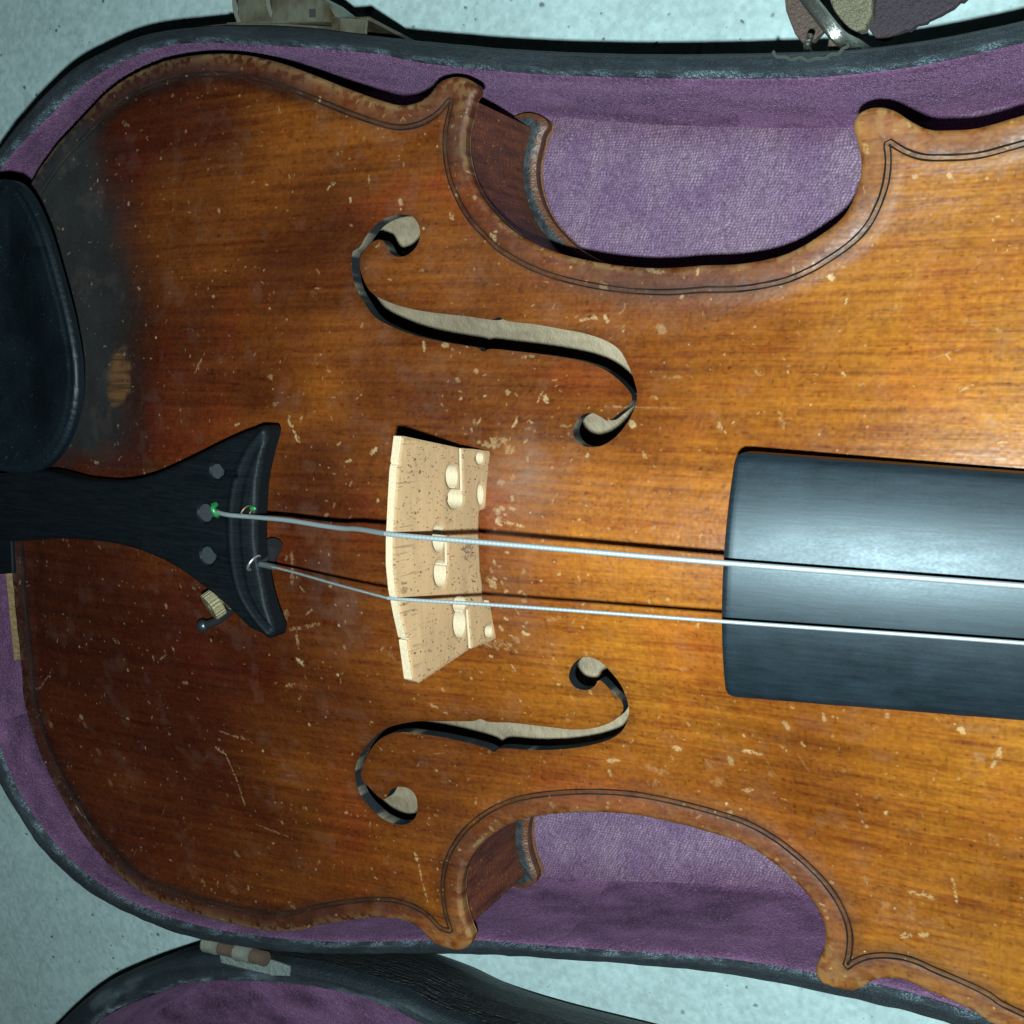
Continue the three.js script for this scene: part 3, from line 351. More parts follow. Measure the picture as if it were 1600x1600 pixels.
// lid, opened flat beside the base
const lid = sub('lid', violinCase, 'domed black lid with purple velvet lining, opened flat');
const LID_OUT = spline([[-252.2, 158.5], [-246.7, 153], [-234.6, 142.3], [-214, 130.1], [-200.1, 124.1], [-188, 120.9], [-174.2, 119], [-160, 117.4], [-146, 116.9], [-134, 117.7], [-122.7, 119.6], [-105, 120.2], [-80, 119.4], [-40, 118.5], [0, 118.5], [45, 121], [90, 130], [140, 166], [200, 186], [260, 192], [316, 194], [334, 206], [340, 236], [334, 266], [316, 280], [260, 282], [200, 286], [140, 306], [90, 328], [45, 334], [0, 330], [-40, 326], [-70, 328], [-120, 336], [-165, 347], [-205, 350], [-240, 342], [-264, 322], [-277, 290], [-281, 250], [-279, 215], [-272, 185], [-262, 169]], 2, true);
const LID_IN = spline([[-245, 162.5], [-236.6, 154], [-226.4, 146.3], [-214.3, 139.1], [-204.9, 133.7], [-193.6, 129.9], [-180.6, 126.2], [-164, 122.9], [-150.3, 121.2], [-138.9, 121.4], [-124, 123.7], [-105, 124.3], [-80, 123.5], [-40, 122.6], [0, 122.6], [45, 125], [88, 134], [138, 170], [199, 190], [260, 196], [313, 198], [329, 209], [335, 236], [329, 263], [313, 276], [260, 278], [199, 282], [138, 302], [88, 324], [45, 330], [0, 326], [-40, 322], [-70, 324], [-120, 331], [-165, 342], [-203, 345], [-236, 337], [-259, 318], [-271, 288], [-275, 250], [-272, 215], [-264, 187], [-255, 173]], 2, true);
const LIDY = () => -13.5;
const lidWall = LID_OUT.map((q, i) => { const a = inset(LID_OUT, 15)[i] ?? q; return a; });
part('lid_shell', strip(LID_OUT, true, [[0, -17.5], [0.02, -22], [0.12, -30], [0.32, -40], [0.6, -48.5], [0.86, -54.5], [1.02, GROUND + 0.2]].map(([t, y]) => (q, i, s) => { const w = 0.5 * (fbm(s * 0.02, y * 0.9, 88, 2) - 0.5); return [lerp(q[0], lidWall[i][0], t) + w, y, lerp(q[1], lidWall[i][1], t) + w]; }), 40, [0, 0.1, 0.3, 0.55, 0.8, 1, 1.1]),
  std({ color: rgb(0.009, 0.0105, 0.012), roughness: 0.5, bumpMap: tex(512, 512, (c, r) => 0.5 + 0.9 * (fbm(c * 0.02, r * 0.16, 89, 3) - 0.5) + 0.25 * (noise(c * 0.2, r * 0.5, 90) - 0.5)), bumpScale: 0.0012 }), lid, 'creased black side of the lid');
part('rim', rimGeo(LID_OUT, LID_IN, LIDY, 0.35, 1.1, 1.5, 0.9), rimMat, lid, 'scuffed dusty rim of the lid');
const LID_BED = inset(LID_IN, 7);
part('lining', strip(LID_IN, true, [[0, -14.7], [0.1, -18], [0.3, -26], [0.65, -34], [1, -38.2]].map(([t, y]) => (q, i) => [lerp(q[0], LID_BED[i][0], t), y, lerp(q[1], LID_BED[i][1], t)]), 100, [0, 0.03, 0.11, 0.2, 0.26]), velvet, lid);
{
  const G = new Grid(-284, 344, 112, 354, 3, signed(LID_BED.filter((q, i) => i % 2 === 0)));
  part('lining_floor', sheet(G.cut(-0.8), (x, z) => -38 - 2.5 * smooth(0, 40, G.at(x, z)) + 0.8 * (fbm(x * 0.04, z * 0.04, 91) - 0.5), 100), velvet, lid);
}
// hinge: four knuckles on a pin, a leaf on the lid
const paleMetal = std({ color: rgb(0.2, 0.205, 0.165), metalness: 0.35, roughness: 0.55, bumpMap: grit, bumpScale: 0.0004 });
const rust = std({ color: rgb(0.105, 0.066, 0.046), metalness: 0.2, roughness: 0.8, bumpMap: grit, bumpScale: 0.0005 });
const tarnish = std({ color: rgb(0.27, 0.265, 0.215), metalness: 0.45, roughness: 0.4, bumpMap: grit, bumpScale: 0.00015, map: flatGrain(95, [0.22, 0.15, 0.09], [0.72, 0.74, 0.68], 256, 0.012, 0.02) });
{
  const hinge = sub('hinge', violinCase, 'small worn metal hinge between base and lid');
  const A = [-193.6, -10.6, 117.4], B = [-172.6, -10.6, 116.6];
  for (let k = 0; k < 4; k++) {
    const t0 = k / 4 + 0.006, t1 = (k + 1) / 4 - 0.006, len = 21 * (t1 - t0), none = 0;
    const rr = k % 2 ? 1.9 : 2.2, cyl = new THREE.LatheGeometry([[0.01, -len / 2], [rr - 0.5, -len / 2], [rr - 0.1, -len / 2 + 0.25], [rr, -len / 2 + 0.8], [rr - 0.12, 0], [rr, len / 2 - 0.8], [rr - 0.1, len / 2 - 0.25], [rr - 0.5, len / 2], [0.01, len / 2]].map(([x, y]) => new THREE.Vector2(x, y)), 24); cyl.rotateZ(Math.PI / 2); cyl.rotateY(0.04);
    const t = (t0 + t1) / 2; cyl.translate(lerp(A[0], B[0], t), A[1] - 1, lerp(A[2], B[2], t));
    part('knuckle', cyl, k % 2 ? rust : paleMetal, hinge, k % 2 ? 'rusty brown knuckle' : 'pale painted knuckle');
  }
  part('leaf', slabOf([[-190, 118.6], [-172, 117.8], [-167, 118], [-167, 120.2], [-172, 121.4], [-189, 122.4]], { h: 0.5, b: 0.15, y: -13.6 }), std({ color: rgb(0.17, 0.2, 0.18), roughness: 0.7, metalness: 0.2, bumpMap: grit, bumpScale: 0.0008 }), hinge, 'leaf of the hinge under dried dust');
  part('leaf', slabOf([[-193, 112.6], [-172, 111.8], [-172, 114.6], [-193, 115.4]], { h: 0.4, b: 0.1, y: -14.4 }), paleMetal, hinge);
}
// latch on the outer side near the tail
{
  const latch = sub('latch', violinCase, 'tarnished metal latch on the outer side of the base');
  const tilt = 0.085;
  const at = (g, x, y, z) => { g.rotateY(-tilt); g.translate(x, y, z); return g; };
  const plate = new THREE.BoxGeometry(40, 26, 0.8); part('back_plate', at(plate, -162.5, -26, -112.4), tarnish, latch);
  const ledge = slabOf([[-190, -113.5], [-178, -112.6], [-165, -110.8], [-143.5, -107.6], [-143.2, -110.4], [-152.4, -112], [-152.4, -110], [-165, -112], [-178, -113.9], [-190, -114.4]], { h: 0.5, b: 0.12, y: -13.4 }); part('top_ledge', ledge, tarnish, latch);
  const box1 = slabOf([[-179.3, -114], [-169.8, -113.2], [-169.8, -124], [-179.3, -124]], { h: 9, b: 0.5, y: -23 }); part('hasp_body', box1, tarnish, latch);
  const box2 = slabOf([[-169, -113.1], [-150.9, -111.3], [-153.2, -114.6], [-156.5, -117.1], [-160.5, -118.9], [-164, -124], [-169, -124]], { h: 9.6, b: 0.5, y: -23 }); part('hasp_tongue', box2, tarnish, latch);
  part('slot', slabOf([[-158.6, -112.8], [-156.8, -112.6], [-156.8, -114.4], [-158.6, -114.6]], { h: 0.12, b: 0.02, y: -12.98 }), std({ color: rgb(0.02, 0.02, 0.018), roughness: 0.8 }), latch);
  for (const x of [-179.1, -169.4]) part('edge_flange', tube([[x, -13.4, -114.3], [x - 0.2, -12.2, -117], [x - 0.2, -12.4, -124]], 0.5, 8, 20), paleMetal, latch);
}
// ring and leather of the carrying handle
{
  const handle = sub('handle', violinCase, 'metal ring with a torn leather handle end');
  const steel = std({ color: rgb(0.5, 0.5, 0.44), metalness: 0.95, roughness: 0.26, bumpMap: grit, bumpScale: 0.0002 });
  part('ring', tube([[-38.4, -26, -95.8], [-38.6, -17, -94.6], [-40.6, -13, -95.2], [-44.6, -12, -100], [-49.5, -13, -106.5], [-54, -17, -114], [-56, -25, -121], [-53, -33, -125], [-46, -36, -124], [-40, -35, -118]], 1.35, 14, 120), steel, handle);
  part('staple', tube([[-47.2, -24, -94.4], [-47.4, -17.5, -95.5], [-46.4, -15, -96.6]], 0.7, 10, 24), steel, handle);
  const leather = std({ color: rgb(0.085, 0.055, 0.045), roughness: 0.75, bumpMap: grit, bumpScale: 0.001 });
  const olive = std({ color: rgb(0.15, 0.135, 0.085), roughness: 0.7, bumpMap: grit, bumpScale: 0.001 });
  const maroon = std({ color: rgb(0.05, 0.036, 0.045), roughness: 0.9, bumpMap: grit, bumpScale: 0.0012 });
  part('leather_tab', slabOf([[-55, -112], [-54.2, -106.5], [-52.2, -101.8], [-51, -100.4], [-48.8, -100.2], [-46.6, -102.4], [-48.4, -112]], { h: 1.2, b: 0.4, y: -31 }), std({ color: rgb(0.085, 0.054, 0.042), roughness: 0.7, bumpMap: grit, bumpScale: 0.0008 }), handle, 'brown leather tab behind the ring');
  part('leather_loop', slabOf([[-48, -114], [-46, -109], [-44.6, -105.5], [-43, -102.6], [-41.5, -101.6], [-39.6, -101.8], [-38.6, -104], [-38.8, -114]], { h: 2.2, b: 0.7, y: -33 }), olive, handle, 'olive leather loop');
  part('mount', slabOf([[-44.6, -99.4], [-41, -97.8], [-35.4, -95.2], [-34.6, -93.9], [-45, -94.4]], { h: 1, b: 0.3, y: -26 }), tarnish, handle, 'metal mount of the ring');
  const ragged = []; const R = rng(8);
  for (let i = 0; i <= 30; i++) { const t = i / 30; ragged.push([lerp(-36.6, -16, t) + 0.5 * (R() - 0.5), lerp(-101.8, -111.5, t) + 0.55 * (R() - 0.5) + 1.3 * Math.sin(t * 3.1)]); }
  part('strap', slabOf([[-39.8, -114], [-39.6, -104], [-38.2, -102.2], ...ragged, [-14, -116]], { h: 1.6, b: 0.35, y: -41 }), maroon, handle, 'dark maroon strap with a frayed edge');
}

// ---------------------------------------------------------------- the violin
const violin = thing('violin', 'old scratched brown violin with two strings left, lying in the purple-lined case', 'violin');
const topCut = CUT.cut();
const UVR = [TX0, TX1, TZ0, TZ1];
const edgeLoops = topCut.loops.filter((l) => l.length > 700), holeLoops = topCut.loops.filter((l) => l.length <= 700);
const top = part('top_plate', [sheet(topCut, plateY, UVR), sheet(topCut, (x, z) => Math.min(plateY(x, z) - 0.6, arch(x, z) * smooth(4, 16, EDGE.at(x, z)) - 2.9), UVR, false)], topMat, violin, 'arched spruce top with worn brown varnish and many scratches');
const edgeGeo = edgeLoops.map((l) => { const g = strip(l, true, [(q) => [q[0], plateY(q[0], q[1]), q[1]], (q) => [q[0], -2.6, q[1]], (q) => { const g = EDGE.grad(q[0], q[1]); return [q[0] + g[0] * 0.8, -3.8, q[1] + g[1] * 0.8]; }], 10); const u = g.attributes.uv, p = g.attributes.position; for (let i = 0; i < u.count; i++) u.setXY(i, (p.getX(i) - TX0) / (TX1 - TX0), 1 - (p.getZ(i) - TZ0) / (TZ1 - TZ0)); return g; });
part('plate_edge', edgeGeo, topMat, top);
const blackPaint = phy({ vertexColors: true, roughness: 0.32, bumpMap: grit, bumpScale: 0.00018 });
for (const l of holeLoops) part('sound_hole_rim', strip(l, true, [(q) => [q[0], plateY(q[0], q[1]) - 0.01, q[1]], (q) => [q[0], plateY(q[0], q[1]) - 0.9, q[1]], (q) => [q[0], plateY(q[0], q[1]) - 3.1, q[1]]], 10, [0, 0.1, 0.3], [0.36, 0.22, 0.06].map((w) => (q) => { const k = smooth(0.6, 0.74, fbm(q[0] * 0.32, q[1] * 0.32, 28) + 0.16 * smooth(-127, -134, q[0])) * w * 1.6; return [lerp(0.016, 0.42, k), lerp(0.02, 0.35, k), lerp(0.024, 0.24, k)]; })), blackPaint, top, 'black painted edge of the sound hole');
// purfling: two dark lines and a brown one let in along the edge
{
  const lines = EDGE.cut(4.5).loops.filter((l) => l.length > 200), g = [];
  for (const [o0, o1] of [[-0.62, -0.3], [0.3, 0.62]]) for (const l of lines) g.push(strip(l, true, [o0, o1].map((o) => (q, i, s) => { const n = EDGE.grad(q[0], q[1]), w = 0.12 * (noise(s * 0.5, o * 9, 96) - 0.5), x = q[0] + n[0] * (o + w), z = q[1] + n[1] * (o + w); return [x, plateY(x, z) + 0.05, z]; }), 10, null, [o0, o1].map(() => (q) => { const k = 0.3 + 1.5 * smooth(0.3, 0.8, fbm(q[0] * 0.25, q[1] * 0.25, 97)); return [0.012 * k, 0.006 * k, 0.003 * k]; })));
  part('purfling', g, phy({ vertexColors: true, roughness: 0.6, specularIntensity: 0.5, bumpMap: grit, bumpScale: 0.0001 }), top, 'dark double line let into the edge');
}
// ribs and back
const ribMap = tex(1024, 512, (c, r) => { const f = fbm(c * 0.05, r * 0.008, 101, 3), g = fbm(c * 0.5, r * 0.03, 102, 2), d = fbm(c * 0.02, r * 0.02, 103), s = smooth(0.9, 0.96, noise(c * 0.11, r * 0.11, 104)); const t = 0.5 + 0.8 * (f - 0.4) + 0.5 * (g - 0.5); return [lerp(0.135 * t + 0.025 * d, 0.35, s * 0.5), lerp(0.036 * t + 0.008 * d, 0.2, s * 0.5), lerp(0.0105 * t + 0.004, 0.08, s * 0.5)]; }, true);
const ribMat = phy({ map: ribMap, roughness: 0.42, bumpMap: grit, bumpScale: 0.0003 });
const innerWood = std({ map: flatGrain(110, [0.30, 0.26, 0.19], [0.56, 0.5, 0.40], 512, 0.02, 0.12), roughness: 0.9, bumpMap: grit, bumpScale: 0.0006 });
const COARSE = new Grid(-254, 115, -110, 110, 1.0, (x, z) => EDGE.at(x, z));
const ribLoops = EDGE.cut(3.0).loops.filter((l) => l.length > 200);
part('rib', ribLoops.map((l) => toCreasedNormals(strip(l, true, [(q) => [q[0], -3.2, q[1]], (q) => [q[0], -14, q[1]], (q) => [q[0], -24, q[1]], (q) => [q[0], -34.5, q[1]]], 60, [0, 0.33, 0.66, 1]), 0.6)), ribMat, violin, 'red-brown ribs');
part('rib_lining', EDGE.cut(5.4).loops.filter((l) => l.length > 200).map((l) => strip(l, true, [(q) => [q[0], -3.6, q[1]], (q) => [q[0], -34.2, q[1]]], 60)), innerWood, violin);
const backIn = (x, z) => -34 - 11 * (arch(x, z) / 13.2) * smooth(4, 18, EDGE.at(x, z)) - 0.55 * smooth(1.4, 0, EDGE.at(x, z));
const backCut = COARSE.cut();
part('back_plate', [sheet(backCut, (x, z) => { const d = EDGE.at(x, z); return backIn(x, z) + 0.25 * bell(d, 1.2, 0.8); }, 60, true, (x, z) => {
  const d = EDGE.at(x, z), n = fbm(x * 0.5, z * 0.5, 111), p = smooth(4.2, 5, d), g = smooth(0.75, 1.35, d + 0.7 * (n - 0.5));
  const m = 0.35 + 1.3 * smooth(0.3, 0.75, fbm(x * 1.1, z * 1.1, 114, 2)), a = [lerp(0.1, 0.02 * m, g), lerp(0.032, 0.026 * m, g), lerp(0.009, 0.029 * m, g)], w = (0.6 + 0.55 * fbm(x * 0.06, z * 0.4, 112) + 0.3 * (noise(x * 1.6, z * 1.6, 115) - 0.5)) * lerp(0.72, 1, smooth(-118, -84, x + 6 * noise(z * 0.3, 1, 116))), b = [0.37 * w, 0.285 * w, 0.185 * w];
  return [lerp(a[0], b[0], p), lerp(a[1], b[1], p), lerp(a[2], b[2], p)];
}), ...backCut.loops.map((l) => strip(l, true, [(q) => [q[0], -34.4, q[1]], (q) => [q[0], -36.8, q[1]], (q) => { const g = EDGE.grad(q[0], q[1]); return [q[0] + g[0] * 1.2, -38, q[1] + g[1] * 1.2]; }], 10, null, [0, 1, 2].map(() => (q) => { const k = 0.6 + 0.7 * fbm(q[0] * 0.3, q[1] * 0.3, 113); return [0.14 * k, 0.05 * k, 0.014 * k]; }))),
sheet(backCut, (x, z) => backIn(x, z) - 4 + 0.4 * smooth(1.5, 0, EDGE.at(x, z)), 60, false, () => [0.13, 0.045, 0.013])], phy({ vertexColors: true, roughness: 0.5, bumpMap: grit, bumpScale: 0.0003 }), violin, 'back plate with dusty overhanging edge');
// bare strip at the tail end and the black saddle
part('bare_edge', slabOf([[-249.4, 21.5], [-247.2, 21.5], [-244.9, 44], [-247.6, 45]], { h: 1.6, b: 0.3, y: -2.2 }), std({ map: flatGrain(115, [0.13, 0.075, 0.03], [0.34, 0.235, 0.11], 256, 0.05, 0.2), roughness: 0.8 }), violin, 'pale splintered strip of bare wood at the tail edge');
const ebony = phy({ map: flatGrain(120, [0.0025, 0.0036, 0.0045], [0.007, 0.0095, 0.0115], 512, 0.02, 0.35), roughness: 0.5, specularIntensity: 0.2, bumpMap: tex(512, 512, (c, r) => 0.5 + 0.5 * (fbm(c * 0.02, r * 0.35, 121, 2) - 0.5) + 0.25 * (noise(c * 0.3, r * 0.3, 122) - 0.5)), bumpScale: 0.00006 });
part('saddle', slabOf([[-251, -15], [-246, -15], [-245.6, 20.5], [-250.6, 21.3]], { h: 2.2, b: 0.5, y: -1.6 }), ebony, violin, 'black saddle at the tail edge');
part('rib_block', slabOf([[-247.5, -24], [-236, -24], [-236, 24], [-247.5, 24]], { h: 29, b: 0.2, y: -33.6 }), innerWood, violin);

// fingerboard
const fbHalf = (x) => 20.4 - 0.036 * (x + 46), fbEdge = (x) => 26 - 0.094 * (x + 46), FBZ = -1.05;
{
  const G = new Grid(-49, 228, -24, 22, 0.7, (x, z) => { const h = fbHalf(x), r = 1.5, qx = Math.max(-46.6 - x, x - 225) + r, qz = Math.abs(z - FBZ) - h + r; return -(Math.hypot(Math.max(qx, 0), Math.max(qz, 0)) + Math.min(Math.max(qx, qz), 0) - r); });
  const y = (x, z) => { const t = z - FBZ, h = fbHalf(x), d = G.at(x, z), r = 0.9, e = clamp(d, 0, r); return fbEdge(x) + Math.sqrt(42 * 42 - t * t) - Math.sqrt(42 * 42 - h * h) - (r - Math.sqrt(Math.max(0, r * r - (r - e) ** 2))) ; };
  const cut = G.cut();
  const fbMap = tex(1024, 1024, (c, r) => { const g = fbm(c * 0.012, r * 0.16, 125, 3), w = fbm(c * 0.02, r * 0.02, 126, 3), f = noise(c * 0.3, r * 0.6, 127), sc = smooth(0.9, 0.96, noise(c * 0.05 + r * 0.05, r * 0.3, 128)); const t = 0.7 + 0.6 * (g - 0.5) + 0.5 * (w - 0.5) + 0.15 * (f - 0.5) + 0.2 * sc; return [0.009 * t, 0.0155 * t, 0.021 * t]; }, true);
  const fbRough = tex(512, 512, (c, r) => { const v = 0.47 + 0.08 * (fbm(c * 0.02, r * 0.1, 129, 3) - 0.5) + 0.05 * (noise(c * 0.3, r * 0.5, 130) - 0.5); return [0, v, 0]; });
  const fbBump = tex(512, 512, (c, r) => 0.5 + 0.6 * (fbm(c * 0.03, r * 0.4, 137, 2) - 0.5) + 0.3 * (noise(c * 0.4, r * 0.7, 138) - 0.5));
  const mat = phy({ map: fbMap, roughnessMap: fbRough, roughness: 1, ior: 1.5, specularIntensity: 0.95, specularColor: rgb(0.8, 0.94, 1), bumpMap: fbBump, bumpScale: 0.000008 });
  const uv = 60;
  const fb = part('fingerboard', [sheet(cut, y, uv), sheet(cut, (x) => fbEdge(x) - 5, uv, false)], mat, violin, 'dull black ebony fingerboard');
  part('fingerboard_side', cut.loops.map((l) => strip(l, true, [(q) => [q[0], y(q[0], q[1]), q[1]], (q) => [q[0], fbEdge(q[0]) - 5, q[1]]], 60)), std({ color: rgb(0.035, 0.018, 0.012), roughness: 0.5 }), fb, 'brownish side of the fingerboard');
}
// neck beyond the body
{
  const g = new THREE.CylinderGeometry(11.5, 10.5, 130, 24, 1, false, 0, Math.PI); g.rotateZ(-Math.PI / 2); g.rotateX(Math.PI / 2); g.scale(1, 1.15, 1); g.rotateZ(-0.094); g.translate(164, 2.2, FBZ);
  part('neck', g, ribMat, violin);
  part('neck_heel', slabOf([[98, -14], [112, -13], [116, -8], [116, 7], [112, 11], [98, 12]], { h: 38, b: 1.5, y: -33 }), ribMat, violin);
  part('nut', slabOf([[225.5, -12], [229, -12], [229, 10], [225.5, 10]], { h: 7, b: 0.4, y: -4 }), ebony, violin);
}

// tailpiece
const tp = (x) => 25 + (x + 137) * 0.1;
{
  const body = sub('tailpiece', violin, 'black ebony tailpiece flared at the string end');
  const line = spline([[-232.5, -7.1], [-215.2, -8.9], [-201.2, -7.8], [-185.8, -8.5], [-176.6, -10.5], [-166, -14.5], [-157, -18.3], [-151, -20.6], [-148.7, -21.3], [-145.6, -22.2], [-144.6, -21], [-145.3, -17.1], [-146.4, -10.9], [-146.7, -5.2], [-146.8, 2.1], [-146.1, 8.2], [-145, 14.5], [-143.4, 20.5], [-144.6, 22.2], [-147, 21.4], [-149.9, 20.7], [-152.2, 19], [-154.6, 17.3], [-163.3, 12.4], [-172, 8.9], [-186.2, 6.4], [-206.4, 6.6], [-234, 9.8], [-243, 9], [-246, 2], [-243, -5]], 0.7, true, 0.3);
  const dT = signed(line), G = new Grid(-248, -138, -26, 26, 0.4, dT);
  const fretX = [[-24, -142.5], [-19.5, -147.5], [-14.3, -150.9], [-8.6, -152.6], [-2.5, -153.1], [3.6, -152.9], [8.4, -152.6], [14.7, -151.2], [20.4, -145.9], [24, -141.5]];
  const fx = (z) => { let i = 0; while (i < fretX.length - 2 && fretX[i + 1][0] < z) i++; return lerp(fretX[i][1], fretX[i + 1][1], clamp((z - fretX[i][0]) / (fretX[i + 1][0] - fretX[i][0]))); };
  const fxs = (z) => { let s = 0; for (let k = -4; k <= 4; k++) s += fx(z + k * 0.8); return s / 9; };
  const slots = [[-157.4, -12.2, 1.6], [-160.2, -3.3, 1.9], [-159.9, 5.8, 1.9]];
  const y = (x, z) => {
    const d = G.at(x, z), r = 1.0, e = clamp(d, 0, r), u = x - fxs(z);
    let h = tp(x) - 2.4 * (z / 21) ** 2 - (r - Math.sqrt(Math.max(0, r * r - (r - e) ** 2)));
    h += 0.45 * bell(u, 0, 0.5) * smooth(0, 1.2, d) - 0.5 * smooth(0.4, 2.6, u) + 0.22 * bell(u, 3.1, 0.3) - 0.8 * smooth(3.4, 6.6, u);
    for (const [hx, hz, hr] of slots) { h -= 1.1 * smooth(hr + 0.2, hr - 0.2, Math.hypot(x - hx, z - hz)); if (x > hx) h -= 1.0 * smooth(0.8, 0.4, Math.abs(z - hz - 0.05 * (x - hx))) * smooth(6.2, 5.6, x - hx); }
    return h;
  };
  const cut = G.cut();
  const m = part('tailpiece_body', [sheet(cut, y, 60), sheet(cut, (x, z) => tp(x) - 4.9 - 2.4 * (z / 21) ** 2, 60, false), ...cut.loops.map((l) => strip(l, true, [(q) => [q[0], y(q[0], q[1]), q[1]], (q) => [q[0], tp(q[0]) - 4.9 - 2.4 * (q[1] / 21) ** 2, q[1]]], 60))], ebony, body);
  for (const [x, z, r] of slots) { const g = new THREE.CylinderGeometry(r * 0.98, r * 0.98, 0.3, 24); g.translate(x, tp(x) - 0.5 - 2.4 * (z / 21) ** 2, z); part('string_hole', g, std({ color: rgb(0.034, 0.042, 0.048), roughness: 0.85, bumpMap: grit, bumpScale: 0.0006 }), body, 'dusty grey string hole'); }
  // tail gut over the saddle
  part('tail_gut', [tube([[-240, 12, -3.5], [-247, 6, -3], [-251, 1.5, -2.5], [-253, -8, -2]], 1.1), tube([[-240, 12, 6.5], [-247, 6, 6.5], [-251, 1.5, 6], [-253, -8, 5.5]], 1.1)], ebony, body);
}
// fine tuner on the tailpiece
{
  const tuner = sub('fine_tuner', violin, 'brass knurled fine tuner with black arm');
  const brass = std({ color: rgb(0.24, 0.2, 0.115), metalness: 0.6, roughness: 0.5, bumpMap: grit, bumpScale: 0.00006 });
  const knurl = (r, h, teeth) => { const s = new THREE.Shape(); for (let i = 0; i < teeth * 4; i++) { const a = (i / (teeth * 4)) * Math.PI * 2, q = r * (i % 4 < 2 ? 1 : 0.9); i ? s.lineTo(Math.cos(a) * q, Math.sin(a) * q) : s.moveTo(q, 0); } const g = new THREE.ExtrudeGeometry(s, { depth: h, bevelEnabled: true, bevelThickness: 0.25, bevelSize: 0.25, bevelSegments: 2, curveSegments: 4 }); g.rotateX(-Math.PI / 2); return g; };
  const axis = new THREE.Vector3(-0.46, 0.74, 0.5).normalize(), turn = new THREE.Quaternion().setFromUnitVectors(new THREE.Vector3(0, 1, 0), axis);
  const put = (g, along) => { g.applyQuaternion(turn); g.translate(-158.6 + axis.x * along, 17.6 + axis.y * along, 14.9 + axis.z * along); return g; };
  part('screw_head', put(knurl(2.9, 2.0, 24), 2.7), brass, tuner);
  part('screw_collar', put(knurl(2.7, 1.9, 24), -0.6), brass, tuner);
  part('screw', put(new THREE.CylinderGeometry(1.2, 1.2, 9, 14), 0.5), brass, tuner);
  const blackSteel = std({ color: rgb(0.05, 0.055, 0.06), metalness: 0.75, roughness: 0.35 });
  part('arm', [tube([[-168.6, 14.6, 23.6], [-165.6, 14.2, 22.4], [-162.4, 14, 20.4], [-158, 15.4, 17], [-155.5, 17, 14]], 0.95, 10), ball(-168.6, 14.6, 23.6, 1.5, 1, 0.9, 1)], blackSteel, tuner);
  const block = new THREE.CylinderGeometry(1.75, 1.75, 3.8, 20); block.rotateZ(Math.PI / 2); block.rotateY(0.95); block.rotateZ(0.35); block.translate(-147.6, 16.4, 4.4);
  part('lever_end', block, blackSteel, tuner);
  part('hook', tube([[-146.4, 19, 5.2], [-146, 21, 5.8], [-146.3, 22.3, 6.2]], 0.5, 8), blackSteel, tuner);
}

// chin rest
{
  const line = spline([[-218.7, -75.3], [-212.5, -74.6], [-208.7, -71.9], [-204, -64.7], [-199.7, -53.5], [-196.3, -42.3], [-194.8, -32.5], [-195.9, -24], [-199.4, -16.7], [-204.5, -11.6], [-209.9, -9.2], [-222.6, -8.8], [-240, -10], [-253, -15], [-258, -28], [-259, -46], [-254, -62], [-244, -71], [-230, -75]], 0.8, true);
  const G = new Grid(-262, -192, -80, -4, 0.5, signed(line));
  const y = (x, z) => { const d = G.at(x, z), r = 0.9, e = clamp(d, 0, r); return 22.4 - (r - Math.sqrt(Math.max(0, r * r - (r - e) ** 2))) - 0.3 * bell(d, 1.7, 0.35) + 0.12 * bell(d, 2.6, 0.6) - 6.2 * smooth(2.5, 24, d); };
  const cut = G.cut(), c = sub('chin_rest', violin, 'black cupped chin rest'); c.position.x = -1.8 * MM;
  const dusty = phy({ map: tex(1024, 1024, (q, r) => { const n = fbm(q * 0.01, r * 0.01, 131, 3), s = smooth(0.94, 0.985, noise(q * 0.12 + r * 0.09, r * 0.035 - q * 0.02, 132)), k = smooth(0.8, 0.9, noise(q * 0.3, r * 0.3, 133)); const t = 0.5 + n; return [0.0035 * t + 0.03 * s + 0.008 * k, 0.0065 * t + 0.036 * s + 0.01 * k, 0.009 * t + 0.04 * s + 0.011 * k]; }, true), roughness: 0.46, specularIntensity: 0.42, bumpMap: grit, bumpScale: 0.00002 });
  part('chin_rest_plate', [sheet(cut, y, 60), sheet(cut, (x, z) => 20.0 - 5 * smooth(0, 24, G.at(x, z)), 60, false), ...cut.loops.map((l) => wall(l, y, () => 20, 60))], dusty, c);
  part('cork_pad', slabOf([[-244, -56], [-230, -58], [-228, -30], [-243, -28]], { h: 12, b: 0.3, y: 1.2 }), std({ color: rgb(0.12, 0.07, 0.035), roughness: 0.95 }), c);
}

